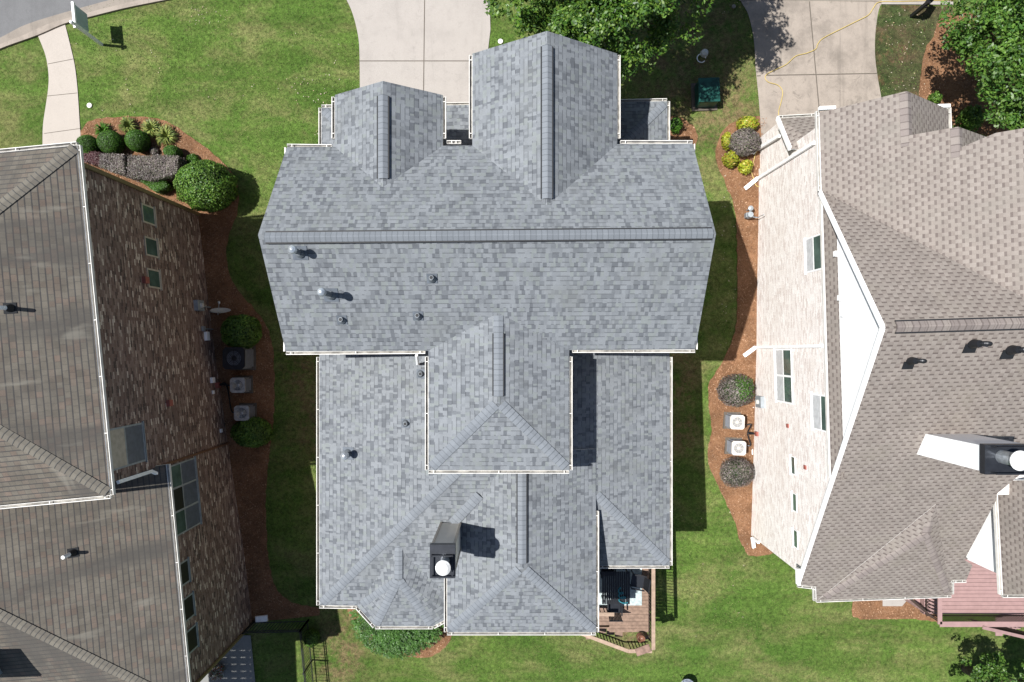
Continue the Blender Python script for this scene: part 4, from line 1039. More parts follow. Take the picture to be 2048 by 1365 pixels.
def hedge(name, label, cat, corners, h, mat, n=3500, leaf=.035, group=None):
    """corners: picture corners of the flat top"""
    g0 = G(sum(c[0] for c in corners) / 4, sum(c[1] for c in corners) / 4, h); zt_ = g0.z + h
    q = [P(x, y, zt_) for x, y in corners]
    q = [np.array((p.x, p.y, zt_)) for p in q]; cen = sum(q) / 4
    a = RNG.uniform(0, 1, (n, 1)); b = RNG.uniform(0, 1, (n, 1))
    top = (q[0] * (1 - a) + q[1] * a) * (1 - b) + (q[3] * (1 - a) + q[2] * a) * b
    C = [top]; Nn = [np.tile([0, 0, 1.], (n, 1))]
    for i in range(4):
        p, r = q[i], q[(i + 1) % 4]; m = n // 3; t = RNG.uniform(0, 1, (m, 1)); z = RNG.uniform(0, 1, (m, 1)) * (h * .95)
        C.append(p * (1 - t) + r * t - z * np.array([0, 0, 1.])); e = r - p; nn = np.array([e[1], -e[0], 0]); nn /= np.linalg.norm(nn)
        if nn @ ((p + r) / 2 - cen) < 0: nn = -nn
        Nn.append(np.tile(nn, (m, 1)))
    C = np.concatenate(C); Nn = np.concatenate(Nn); C += RNG.normal(size=C.shape) * .025
    C[:, 2] += .03 * np.sin(C[:, 0] * 9) * np.sin(C[:, 1] * 8)
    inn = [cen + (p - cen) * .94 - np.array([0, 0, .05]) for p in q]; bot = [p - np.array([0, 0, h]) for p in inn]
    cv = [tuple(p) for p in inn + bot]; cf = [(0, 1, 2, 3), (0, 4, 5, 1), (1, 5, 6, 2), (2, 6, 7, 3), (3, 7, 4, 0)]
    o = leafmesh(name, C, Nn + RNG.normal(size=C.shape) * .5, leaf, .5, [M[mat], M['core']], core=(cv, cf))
    return props(o, label, cat, group)
def blades(name, label, cat, px, py, r, n, mat, group=None, h=.35):
    g = G(px, py, .15); V = []; Fc = []
    for i in range(n):
        a = random.uniform(0, 2 * math.pi); l = r * random.uniform(.6, 1.1); hh = h * random.uniform(.6, 1.1)
        d = Vector((math.cos(a), math.sin(a), 0)); s = Vector((-d.y, d.x, 0)) * .014
        b0 = Vector((g.x, g.y, g.z)) + d * random.uniform(0, .08)
        pts = [b0, b0 + d * l * .4 + Vector((0, 0, hh * .85)), b0 + d * l * .75 + Vector((0, 0, hh)), b0 + d * l + Vector((0, 0, hh * .6))]
        k = len(V)
        for j, p in enumerate(pts):
            wv_ = (1, 1.2, .9, .15)[j]; V += [p - s * wv_, p + s * wv_]
        for j in range(3): Fc.append((k + 2 * j, k + 2 * j + 1, k + 2 * j + 3, k + 2 * j + 2))
    me = bpy.data.meshes.new(name); me.from_pydata(V, [], Fc); me.materials.append(M[mat])
    return props(link(name, me), label, cat, group)
def limb_tree(name, label, cat, x, y, R_, z0, z1, mat, n=30000, leaf=.075, nl=70, group=None, seed=1, dense=.9, squash=1.0, lobes=(), xmin=-99):
    rs = np.random.default_rng(seed); rn = random.Random(seed)
    gz = TH(x, y); t = thing(name, label, cat, (x, y, gz), 0, group)
    hz = (z1 - z0) / 2; cz = (z0 + z1) / 2 - gz
    # clumps through the crown: shoots reach out, leaf clusters gather at their ends
    cl = []
    for i in range(nl):
        d = rs.normal(size=3); d /= np.linalg.norm(d); d[2] = abs(d[2]) * .9 - .25 if rn.random() < .8 else d[2]
        rr = rs.uniform(.45, 1.0) ** .6 * rs.uniform(.82, 1.08)
        cl.append((np.array([d[0] * R_ * rr, d[1] * R_ * rr * squash, cz + d[2] * hz * rr]), rs.uniform(.11, .21) * R_))
    for lx, ly, lz, lr, m in lobes:
        for _ in range(m):
            d = rs.normal(size=3); d /= np.linalg.norm(d)
            cl.append((np.array([lx, ly, lz]) + d * lr * rs.uniform(.3, 1.0) * np.array([1, 1, .6]), rs.uniform(.4, .7)))
    cl = [q for q in cl if q[0][0] + x > xmin]
    bm = BM()
    tube(bm, [Vector((0, 0, -.2)), Vector((.05, .02, cz * .5)), Vector((0, .05, cz)), Vector((.05, 0, cz + hz * .7))], [.2, .16, .11, .03], 10)
    for p, r in cl[::2]:
        p = Vector(p); s = Vector((0, 0, cz * rn.uniform(.35, .9))); m_ = s.lerp(p, .5) + Vector((0, 0, -.15))
        tube(bm, [s, m_, p], [.06, .035, .012], 5)
    obj('trunk', bm, M['bark'], t, uv=False)
    per = n // len(cl); C = []; Nn = []
    for p, r in cl:
        d = rs.normal(size=(per, 3)); d /= np.linalg.norm(d, axis=1, keepdims=True)
        rad = rs.uniform(.25, 1, (per, 1)) ** .5 * r
        # shoots: split each clump in a few sub-fans for ragged edges
        k = rs.integers(0, 7, per); sub = rs.normal(size=(7, 3)) * r * .62; sub[:, 2] *= .55
        C.append(p + d * rad * np.array([.62, .62, .45]) + sub[k]); nn = d * .5 + np.array([0, 0, .75]) + rs.normal(size=(per, 3)) * .5; Nn.append(nn)
    leafmesh('crown', np.concatenate(C), np.concatenate(Nn), leaf, .5, [M[mat]], parent=t)
    return t

# trees
limb_tree('oak_tree', 'broad bright green oak tree overhanging the driveway in front of the middle house', 'tree', 2.7, 12.9, 3.75, 2.3, 9.3, 'leaf_oak', 92000, .066, 110, seed=4, xmin=-.9, lobes=[(2.5, .2, 6.9, 2.3, 42)])  # extra crown lobe out of frame, added to cast the driveway shadow
limb_tree('oak_tree', 'tall deep green oak tree beside the front gable of the rosy roofed house', 'tree', 18.7, 10.3, 4.1, 1.5, 8.4, 'leaf_deep', 56000, .066, 80, seed=9)
limb_tree('young_tree', 'young green tree on the back lawn near the dusty rose deck', 'tree', 19.7, -13.9, 2.0, -1.5, 2.9, 'leaf_deep', 18000, .055, 46, seed=15)

# left bed
GB = 'clipped green balls in the front bed'
bush('clipped_bush', 'clipped green ball bush beside the walkway, half under the brown roof gutter', 'bush', 175, 291, 21, .95, 'leaf_ball', 7000, .018, GB, jitter=.03, lump=.02)
bush('clipped_bush', 'biggest clipped green ball bush, left of its twin in the mulch bed', 'bush', 219, 284, 24, 1.0, 'leaf_ball', 8000, .018, GB, jitter=.03, lump=.02)
bush('clipped_bush', 'clipped green ball bush between the variegated grass clumps and the dark hedges', 'bush', 273, 281, 22, 1.0, 'leaf_ball', 8000, .018, GB, jitter=.03, lump=.02)
bush('clipped_bush', 'small clipped green ball bush between dark hedge and mulch edge', 'bush', 344, 304, 17, .8, 'leaf_ball', 5000, .018, GB, jitter=.03, lump=.02, ry=13)
GH = 'dark clipped hedges in the front bed'
hedge('hedge', 'wine red low hedge by the corner of the brown brick wall', 'hedge', [(167, 305), (200, 306), (200, 330), (167, 322)], .7, 'leaf_wine', 2500, .025, GH)
hedge('hedge', 'square grey green hedge right of the wine red hedge', 'hedge', [(201, 308), (247, 310), (249, 350), (200, 333)], .8, 'leaf_purple', 3600, .025, GH)
hedge('hedge', 'narrow grey green hedge between the square hedge and the longest hedge', 'hedge', [(256, 311), (303, 313), (300, 360), (256, 354)], .8, 'leaf_purple', 3600, .025, GH)
hedge('hedge', 'grey green hedge next to the big round camellia', 'hedge', [(304, 311), (356, 313), (352, 348), (301, 361)], .85, 'leaf_purple', 3600, .025, GH)
hedge('hedge', 'bright green low hedge against the brown brick wall', 'hedge', [(282, 362), (325, 357), (335, 372), (312, 384)], .6, 'leaf_ball', 2600, .022, GH)
bush('camellia_bush', 'big round glossy camellia at the corner of the brown brick house', 'bush', 408, 370, 58, 2.2, 'leaf_gloss', 15000, .042, ry=52, jitter=.1, lump=.09)
GG = 'variegated grass clumps in the front bed'
blades('grass_clump', 'dark green grass clump behind the biggest ball bush', 'plant', 207, 262, .33, 110, 'leaf_ball', GG)
blades('grass_clump', 'green grass clump above the ball bush, left of the yellow one', 'plant', 258, 252, .36, 140, 'leaf_blade', GG)
blades('grass_clump', 'yellow green grass clump in the middle of the three on the mulch', 'plant', 303, 257, .4, 150, 'leaf_blade', GG)
blades('grass_clump', 'yellow edged grass clump nearest the small ball bush', 'plant', 333, 272, .42, 160, 'leaf_blade', GG)
bush('low_shrub', 'low leafy shrub at the mulch edge above the camellia', 'bush', 385, 319, 12, .35, 'leaf_ball', 900, .03)
bush('low_shrub', 'thin leafy shrub between the ball bushes and the long hedge', 'bush', 308, 303, 9, .3, 'leaf_purple', 500, .03)
GA = 'round bushes along the brown brick wall'
bush('side_bush', 'dark round bush between satellite dish and large air conditioner', 'bush', 480, 663, 40, 1.35, 'leaf_gloss', 9000, .04, GA, ry=35)
bush('side_bush', 'dark oval bush below the three air conditioners', 'bush', 502, 866, 40, 1.2, 'leaf_gloss', 9000, .04, GA, ry=31)
# right bed
GY = 'lime yellow shrubs in the side bed'
bush('lime_shrub', 'lime yellow shrub at the driveway edge above the purple bush', 'bush', 1496, 247, 22, .7, 'leaf_lime', 1800, .045, GY, ry=14, lump=.2, jitter=.2)
bush('lime_shrub', 'narrow lime yellow shrub left of the purple bush', 'bush', 1454, 281, 10, .55, 'leaf_lime', 900, .045, GY, ry=18, lump=.2, jitter=.2)
bush('lime_shrub', 'round lime shrub with orange tips below the purple bush, on the lawn side', 'bush', 1462, 319, 16, .6, 'leaf_lime', 1300, .045, GY, lump=.2, jitter=.2)
bush('lime_shrub', 'lime yellow shrub below the purple bush, on the brick wall side', 'bush', 1492, 333, 14, .6, 'leaf_lime', 1100, .045, GY, lump=.2, jitter=.2)
bush('purple_bush', 'purple grey bush ringed by lime yellow shrubs', 'bush', 1491, 284, 32, .95, 'leaf_purple', 6500, .03, ry=28, jitter=.12)
GP = 'purple grey bushes beside the cream brick wall'
bush('purple_bush', 'half green, half purple bush above the two cream air conditioners', 'bush', 1473, 782, 38, 1.1, 'leaf_purple', 5500, .032, GP, ry=34, jitter=.14)
bush('purple_bush', 'purple grey bush below the two cream air conditioners', 'bush', 1475, 946, 35, 1.0, 'leaf_purple', 6500, .028, GP, ry=32, jitter=.14)
bush('green_shoots', 'leafy green shoots growing through the purple bush above the air conditioners', 'bush', 1484, 778, 25, 1.25, 'leaf_ball', 2200, .035, jitter=.25, lump=.15, ry=28)
# juniper behind the bay
def juniper():
    C = []; Nn = []; T = []
    sprays = 760
    cx_, cy_ = G(800, 1225, .5).x, G(800, 1225, .5).y
    for i in range(sprays):
        a = random.uniform(-math.pi * 1.02, .02) if i % 4 else random.uniform(0, math.pi); rad = random.uniform(.1, 1) ** .6
        ex, ey = 2.15, 2.1
        tip = np.array([cx_ + math.cos(a) * ex * rad, cy_ + math.sin(a) * ey * rad, 0]); tip[2] = TH(tip[0], tip[1]) + 1.0 * (1 - rad ** 2) + .35 + random.uniform(-.1, .15)
        dr = np.array([math.cos(a) + random.uniform(-.5, .5) + .3, math.sin(a) + random.uniform(-.5, .5), -.35]); dr /= np.linalg.norm(dr)
        m = 42; t = RNG.uniform(0, 1, (m, 1)); ln = random.uniform(.3, .55)
        sd_ = np.cross(dr, [0, 0, 1.]); sd_ /= np.linalg.norm(sd_)
        off = RNG.normal(size=(m, 1)) * .07 * (1 - t * .8)
        C.append(tip - dr * ln * (1 - t) * 1.0 + sd_ * off + RNG.normal(size=(m, 3)) * .012)
        T.append(np.tile(dr, (m, 1)) + sd_ * np.sign(off) * .7); Nn.append(RNG.normal(size=(m, 3)) * .5 + np.array([0, 0, 1.]))
    cv, cf = ico((cx_, cy_, TH(cx_, cy_) + .2), (1.7, 1.5, .95), 3, .05)
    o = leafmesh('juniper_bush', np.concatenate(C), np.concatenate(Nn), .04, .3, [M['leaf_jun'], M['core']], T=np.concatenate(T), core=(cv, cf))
    props(o, 'feathery spreading juniper at the foot of the bay behind the middle house', 'bush')
juniper()
bush('low_shrub', 'small green shrub in the corner beside the skirt roof of the middle house', 'bush', 1352, 250, 13, .6, 'leaf_ball', 1200, .04, ry=16, lump=.2, jitter=.2)
bush('shadow_spot_bush', 'round dark leafy ball standing in for a round shadow by the iron fence corner', 'bush', 622, 1278, 17, .75, 'leaf_gloss', 3000, .035)  # leafy ball put where a round dark shadow lies
bush('potted_flowers', 'red and white flowering plant on the grey patio', 'plant', 432, 1345, 16, .6, 'flowers', 1500, .035, lump=.2, jitter=.25)
bush('low_shrub', 'dark green shrub under the tall oak by the rosy roofed garage', 'bush', 1945, 235, 24, .9, 'leaf_deep', 2500, .05, lump=.2, jitter=.2)
bush('low_shrub', 'sunlit green shrub at the gable edge of the rosy roofed garage', 'bush', 1872, 196, 12, .5, 'leaf_gloss', 900, .04, lump=.2, jitter=.2)

# scattered dry leaves and pale flowers on the front lawn
C = []
for (x0_, y0_, x1_, y1_, m) in ((380, 10, 460, 60, 26), (330, 30, 700, 200, 26), (560, 150, 690, 215, 34), (630, 255, 650, 275, 8), (1420, 0, 1500, 30, 12), (1770, 20, 1850, 180, 60), (1360, 1020, 1500, 1330, 16), (150, 60, 330, 230, 14), (1440, 340, 1470, 700, 30)):
    for _ in range(m):
        g = G(random.uniform(x0_, x1_), random.uniform(y0_, y1_)); C.append((g.x, g.y, g.z + .04))
o = leafmesh('fallen_leaves', np.array(C), np.tile([0, 0, 1.], (len(C), 1)) + RNG.normal(size=(len(C), 3)) * .3, .028, .6, [M['dryleaf']])
props(o, 'scattered pale dry leaves on the front lawns', 'leaves', kind='stuff')

# ================================================================= things on the ground and walls
# estate sign
b_ = G(204, 90); t = thing('yard_sign', 'white post yard sign with pale grey panel standing on the front lawn', 'sign', b_, 0)
top = 1.95; arm = Vector((-.06, .62, 0)).normalized()
bm = BM(); box(bm, (0, 0, top / 2), (.1, .1, top)); lathe(bm, [(.07, 0), (.05, .05), (0, .09)], (0, 0, top), 12); obj('post', bm, M['white'], t, uv=False)
bm = BM(); bar(bm, -arm * .12 + Vector((0, 0, top - .22)), arm * .85 + Vector((0, 0, top - .22)), .09, .09); obj('arm', bm, M['white'], t, uv=False)
bm = BM(); c_ = arm * .46 + Vector((0, 0, top - .68)); q_ = arm.to_track_quat('X', 'Z').to_matrix().to_4x4()
bmesh.ops.create_cube(bm, size=1, matrix=Matrix.Translation(c_) @ q_ @ Matrix.Diagonal((.68, .035, .78, 1))); obj('panel', bm, M['sign_panel'], t, uv=False)
bm = BM()
for k in (-.25, .25): bar(bm, c_ + arm * k + Vector((0, 0, .38)), c_ + arm * k + Vector((0, 0, .46)), .015, .015)
obj('hook', bm, M['galv'], t, uv=False)

def disc(name, label, px, py, r, mat='white', h=.04):
    g = G(px, py); bm = BM(); lathe(bm, [(0, h - .03), (r, h - .03), (r, h + .01), (r * .85, h + .02), (0, h + .02)][1:], (g.x, g.y, g.z), 20)
    bm2 = obj(name, bm, M[mat], uv=False); props(bm2, label, 'cap', 'white round drain caps in the lawns')
disc('drain_cap', 'white round drain cap in the lawn beside the walkway', 180, 212, .1, 'gutter')
disc('drain_cap', 'white round drain cap between driveway and front gable', 1001, 84, .1, 'gutter')
disc('drain_cap', 'pale round drain cap in the shaded lawn near the pavement', 1467, 14, .08, 'kerb')
# buried valve with a hose loop
g = G(1408, 108); t = thing('hose_reel', 'blue grey hose reel with a loop of pale tube on the shaded lawn', 'hose reel', g)
bm = BM(); cyl(bm, (0, 0, 0), (0, 0, .16), .16, .13, seg=18); cyl(bm, (0, 0, .16), (0, 0, .2), .1, .05, seg=14); obj('drum', bm, M['ac_cream'], t, uv=False)
bm = BM(); tube(bm, [Vector((.17 * math.cos(a) - .12, .17 * math.sin(a) - .2, .06)) for a in [k * .35 for k in range(17)]], .018, 6); obj('tube_loop', bm, M['white'], t, uv=False)
# utility box
g = G(1413, 188, .4); t = thing('utility_box', 'dark green utility box on a brown pad beside the lawn', 'utility box', (g.x, g.y, g.z), math.radians(2))
bm = BM(); box(bm, (0, 0, .04), (1.0, 1.1, .1)); obj('pad', bm, M['joint'], t, uv=False)
bm = BM(); vv = box(bm, (0, 0, .42), (.76, .9, .68)); bmesh.ops.bevel(bm, geom=bm.edges[:], offset=.03, segments=2, affect='EDGES'); obj('cabinet', bm, M['utility_green'], t, uv=False)
bm = BM(); box(bm, (0, .02, .775), (.82, .93, .03)); box(bm, (0, -.3, .80), (.7, .03, .02)); obj('lid', bm, M['utility_green'], t, uv=False)
# hose across the driveway
pts = [(1905, 2), (1860, 3), (1800, 5), (1757, 6), (1745, 18), (1735, 32), (1710, 45), (1680, 60), (1645, 78), (1634, 90), (1630, 100), (1612, 108), (1590, 114), (1572, 130), (1552, 140), (1534, 149), (1529, 157), (1536, 166), (1555, 172), (1564, 185), (1561, 205), (1556, 225), (1557, 245), (1548, 266), (1530, 285), (1512, 305), (1506, 325), (1502, 345), (1507, 360), (1511, 372), (1518, 374), (1524, 368)]
bm = BM(); pp = []
for x, y in pts:
    g = G(x, y); pp.append(Vector((g.x, g.y, g.z + .065)))
tube(bm, spline(pp, 4), .016, 6); o = obj('garden_hose', bm, M['hose'], uv=False, smooth=True); props(o, 'long yellow hose snaking across the stained driveway', 'hose')
# mailbox post at the top edge
g = G(1822, 34); t = thing('mailbox', 'black mailbox on a black post at the pavement edge', 'mailbox', g)
bm = BM(); box(bm, (0, 0, .6), (.12, .12, 1.25)); bar(bm, (0, -.1, .95), (.25, .42, .95), .09, .09); bar(bm, (0, 0, .55), (.16, .25, .93), .06, .06); obj('post', bm, M['black'], t, uv=False)
bm = BM(); q_ = Matrix.Translation((.16, .25, 1.17)) @ Matrix.Rotation(math.radians(58), 4, 'Z'); bmesh.ops.create_cube(bm, size=1, matrix=q_ @ Matrix.Diagonal((.52, .2, .2, 1)))
cyl(bm, q_ @ Vector((-.26, 0, .08)), q_ @ Vector((.26, 0, .08)), .1, seg=16); obj('box', bm, M['black'], t, uv=False)

# air conditioners
def ac(px, py, sz, h, top, side, label, group, rz=0.0, parts=True):
    g = G(px, py, h); t = thing('air_conditioner', label, 'air conditioner', g, rz, group)
    bm = BM(); box(bm, (0, 0, .04), (sz + .12, sz + .12, .1)); obj('pad', bm, M['joint'], t, uv=False)
    bm = BM(); box(bm, (0, 0, h * .5), (sz * .96, sz * .96, h * .86)); bmesh.ops.bevel(bm, geom=[e for e in bm.edges if abs((e.verts[0].co - e.verts[1].co).z) > .1], offset=.07, segments=3, affect='EDGES')
    for k in range(9):
        z = h * .14 + k * h * .085
        for a, b in (((-sz * .4, -sz * .485), (sz * .4, -sz * .485)), ((-sz * .4, sz * .485), (sz * .4, sz * .485)), ((-sz * .485, -sz * .4), (-sz * .485, sz * .4)), ((sz * .485, -sz * .4), (sz * .485, sz * .4))):
            bar(bm, (a[0], a[1], z), (b[0], b[1], z), .015, .02)
    obj('cabinet', bm, M[side], t, uv=False)
    bm = BM(); n = 40; R0 = sz * .36
    ring = [Vector((math.cos(2 * math.pi * k / n), math.sin(2 * math.pi * k / n), 0)) for k in range(n)]
    def sq(v):
        m = max(abs(v.x), abs(v.y)); rr = min(sz * .5 / m, sz * .62); return v * rr
    O_ = [bm.verts.new(sq(v) + Vector((0, 0, h))) for v in ring]; Ii = [bm.verts.new(v * R0 + Vector((0, 0, h))) for v in ring]
    O2 = [bm.verts.new(sq(v) + Vector((0, 0, h - .07))) for v in ring]; I2 = [bm.verts.new(v * R0 * .97 + Vector((0, 0, h - .09))) for v in ring]
    for k in range(n):
        j = (k + 1) % n
        bm.faces.new([O_[k], O_[j], Ii[j], Ii[k]]); bm.faces.new([O2[k], O2[j], O_[j], O_[k]]); bm.faces.new([Ii[k], Ii[j], I2[j], I2[k]])
    obj('top_panel', bm, M[top], t, uv=False, recalc=True)
    bm = BM()
    for k in range(5): 
        r = R0 * (k + 1) / 5.3; tube(bm, [Vector((math.cos(a) * r, math.sin(a) * r, h - .02)) for a in [2 * math.pi * i / 24 for i in range(25)]], .008, 4)
    for k in range(8):
        a = math.pi * 2 * k / 8; bar(bm, (0, 0, h - .02), (math.cos(a) * R0, math.sin(a) * R0, h - .02), .012, .01)
    lathe(bm, [(sz * .11, 0), (sz * .09, .02), (0, .03)], (0, 0, h - .03), 16); obj('fan_grille', bm, M['black' if top == 'char' else 'galv' if top != 'ac_cream' else 'ac_cream'], t, uv=False)
    bm = BM()
    for k in range(4):
        a = math.pi / 2 * k + .4; d = Vector((math.cos(a), math.sin(a), 0)); s = Vector((-d.y, d.x, 0))
        face(bm, [d * .05 + s * .04 + Vector((0, 0, h - .12)), d * R0 * .9 + s * .16 + Vector((0, 0, h - .1)), d * R0 * .9 - s * .1 + Vector((0, 0, h - .15)), d * .05 - s * .05 + Vector((0, 0, h - .14))])
    lathe(bm, [(R0 * .98, h - .2), (0.001, h - .2)], (0, 0, 0), 20)
    obj('fan_blades', bm, M['grey_metal'], t, uv=False)
    return t
GAC = 'air conditioners beside the brown brick wall'
ac(467, 717, .86, 1.1, 'char', 'ac_grey', 'largest air conditioner by the brown brick wall, with a wide dark fan opening', GAC)
ac(475, 771, .6, .75, 'galv', 'ac_grey', 'small grey air conditioner in the middle of the three by the brown brick wall', GAC)
ac(483, 827, .6, .75, 'galv', 'ac_grey', 'small grey air conditioner beside the dark oval bush', GAC)
GAD = 'cream air conditioners beside the cream brick wall'
ac(1475, 845, .58, .78, 'ac_cream', 'ac_grey', 'cream topped air conditioner just below the half green bush', GAD, math.radians(-2))
ac(1478, 897, .58, .78, 'ac_cream', 'ac_grey', 'cream topped air conditioner just above the purple grey bush', GAD, math.radians(-2))
bm = BM(); a = R(rsz(1513, 868)[0], -.08, rsz(1513, 868)[1])
for (px, py) in ((1493, 850), (1492, 890)):
    g = G(px, py, .2); tube(bm, spline([a, a + Vector((-.2, 0, -.25)), Vector((g.x + .15, g.y, g.z + .3)), Vector((g.x, g.y, g.z + .25))], 5), .03, 6)
o = obj('coolant_pipe', bm, M['black'], uv=False); props(o, 'black insulated pipes running from the cream wall to two air conditioners', 'pipe')
bm = BM(); a = L(lsz(433, 771)[0], -.1, lsz(433, 771)[1])
for (px, py) in ((466, 771), (474, 822)):
    g = G(px, py, .2); tube(bm, spline([a, a + Vector((.2, 0, -.25)), Vector((g.x - .2, g.y, g.z + .25)), Vector((g.x, g.y, g.z + .2))], 5), .03, 6)
o = obj('coolant_pipe', bm, M['black'], uv=False); props(o, 'black pipes running from the brown brick wall to the small air conditioners', 'pipe')
# wall boxes
def meter(label, name, ctr, ds, dz_, dep, mat, cat, wallfn, szfn, parts=(), group=None):
    s, z = szfn(*ctr); base = wallfn(s, 0, z); t = thing(name, label, cat, base, 0, group)
    def W(a_, w_, c_): return wallfn(s + a_, w_, z + c_) - base
    bm = BM(); vv = [bm.verts.new(W(a_ * ds, w_, c_ * dz_)) for w_ in (-dep, -.001) for a_, c_ in ((-1, -1), (1, -1), (1, 1), (-1, 1))]
    for q in ((0, 1, 2, 3), (7, 6, 5, 4), (0, 4, 5, 1), (1, 5, 6, 2), (2, 6, 7, 3), (3, 7, 4, 0)): bm.faces.new([vv[i] for i in q])
    obj('case', bm, M[mat], t, uv=False, recalc=True)
    if 'dial' in parts: bm = BM(); cyl(bm, W(0, -dep, .0), W(0, -dep - .09, 0), .1, .085, seg=18); obj('dial', bm, M['ac_cream'], t, uv=False)
    if 'pipe' in parts: bm = BM(); bar(bm, W(0, -.04, -dz_), W(0, -.04, -dz_ - .9), .04, .04); obj('conduit', bm, M['grey_metal'], t, uv=False)
    return t
meter('grey meter box with round dial on the brown brick wall beside the satellite dish', 'meter_box', (394, 612), .2, .28, .16, 'grey_metal', 'meter', L, lsz, ('dial', 'pipe'))
GW = 'small boxes on the brown brick wall'
meter('small grey box above the white box on the brown brick wall', 'wall_box', (405, 658), .09, .1, .08, 'grey_metal', 'box', L, lsz, ('pipe',), GW)
meter('upright white box near the dark round bush on the brown brick wall', 'wall_box', (411, 673), .17, .13, .12, 'white', 'box', L, lsz, (), GW)
meter('white square box beside the red vent on the brown brick wall', 'wall_box', (423, 761), .11, .13, .1, 'white', 'box', L, lsz, (), GW)
meter('tiny white box below the red vent on the brown brick wall', 'wall_box', (425, 785), .07, .07, .06, 'white', 'box', L, lsz, (), GW)
meter('tiny white outlet near the dark oval bush on the brown brick wall', 'wall_box', (441, 862), .07, .07, .06, 'white', 'box', L, lsz, (), GW)
meter('pale blue grey meter box with dial on the cream brick wall', 'meter_box', (1524, 804), .23, .3, .16, 'grey_metal', 'meter', R, rsz, ('dial', 'pipe'))
bm = BM(); a = G(1507, 810, .6); s_, z_ = rsz(1510, 815)
tube(bm, spline([R(s_, -.05, z_), R(s_ + .05, -.25, z_ - .3), R(s_ + .4, -.25, z_ - .4), R(s_ + 1.3, -.08, z_ - .35), R(s_ + 2.0, -.06, z_ - .3)], 5), .025, 6); o = obj('conduit', bm, M['white'], uv=False); props(o, 'white conduit running low along the cream wall from the meter box', 'conduit')
# satellite dish
g = wallhit(420, 624, LO, Ln); t = thing('satellite_dish', 'grey oval satellite dish on a bracket off the brown brick wall', 'satellite dish', g)
bm = BM(); bar(bm, (0, 0, 0), (.45, -.05, .1), .05, .05); cyl(bm, (.45, -.05, .05), (.5, -.06, .45), .03, seg=10); obj('bracket', bm, M['galv'], t, uv=False)
bm = BM(); seg = 28; fwd = Vector((.05, .92, .38)).normalized(); sx = Vector((1, 0, 0)); sx = (sx - fwd * sx.dot(fwd)).normalized(); sy = fwd.cross(sx); c = Vector((.62, -.05, .45)); rg = []
for j in range(6):
    r = j / 5; rg.append([bm.verts.new(c + sx * math.cos(2 * math.pi * k / seg) * .4 * r + sy * math.sin(2 * math.pi * k / seg) * .3 * r + fwd * .09 * r * r) for k in range(seg)])
for A_, B_ in zip(rg, rg[1:]):
    for k in range(seg): bm.faces.new([A_[k], A_[(k + 1) % seg], B_[(k + 1) % seg], B_[k]])
bmesh.ops.remove_doubles(bm, verts=bm.verts, dist=1e-5); obj('reflector', bm, M['ac_cream'], t, uv=False, smooth=True)
bm = BM(); bar(bm, c - sy * .28, c + fwd * .42 - sy * .05, .025, .025); cyl(bm, c + fwd * .4 - sy * .05, c + fwd * .48 - sy * .04, .045, seg=12); obj('feed_arm', bm, M['galv'], t, uv=False)
# gas meter
g = G(1499, 428, .4); t = thing('gas_meter', 'grey gas meter with regulator beside the cream brick wall', 'gas meter', g)
bm = BM(); cyl(bm, (0, -.05, .25), (0, -.05, .55), .13, .11, seg=18); box(bm, (0, -.05, .3), (.26, .18, .25)); obj('body', bm, M['grey_metal'], t, uv=False)
bm = BM(); lathe(bm, [(0.02, 0), (.1, .02), (.1, .06), (.02, .09)], (0.02, .2, .45), 16); obj('regulator', bm, M['grey_metal'], t, uv=False)
bm = BM(); tube(bm, [Vector((0, .2, 0)), Vector((0, .2, .4)), Vector((0, 0, .5))], .022, 7); tube(bm, [Vector((0, -.1, .5)), Vector((.15, -.14, .45)), Vector((.32, -.15, .4)), Vector((.34, -.15, 1.0))], .022, 7); obj('pipes', bm, M['grey_metal'], t, uv=False)
# splash block
g = G(525, 1236); bm = BM(); box(bm, (g.x, g.y, g.z + .1), (.5, .24, .1), th); box(bm, (g.x - .2, g.y, g.z + .13), (.06, .2, .1), th); o = obj('splash_block', bm, M['white'], uv=False); props(o, 'white splash block at the back corner of the brown brick house', 'splash block')
# shed chairs etc. are out of view; small lamp hook on the rear lawn
g = G(1368, 1359, .2); t = thing('garden_hook', 'thin garden hook with hanging round bath on the back lawn', 'bird bath', g)
bm = BM(); tube(bm, [Vector((-.12, .1, 0)), Vector((-.12, .1, 1.15)), Vector((-.05, .16, 1.28)), Vector((.08, .2, 1.25)), Vector((.1, .2, 1.12))], .014, 6); obj('hook', bm, M['black'], t, uv=False)
bm = BM(); lathe(bm, [(0.02, .0), (.3, .05), (.33, .1), (.3, .09), (.02, .04)], (0.05, -.15, .45), 24); obj('bowl', bm, M['galv'], t, uv=False)
bm = BM(); cyl(bm, (.05, -.15, 0), (.05, -.15, .47), .035, seg=10); obj('stand', bm, M['galv'], t, uv=False)

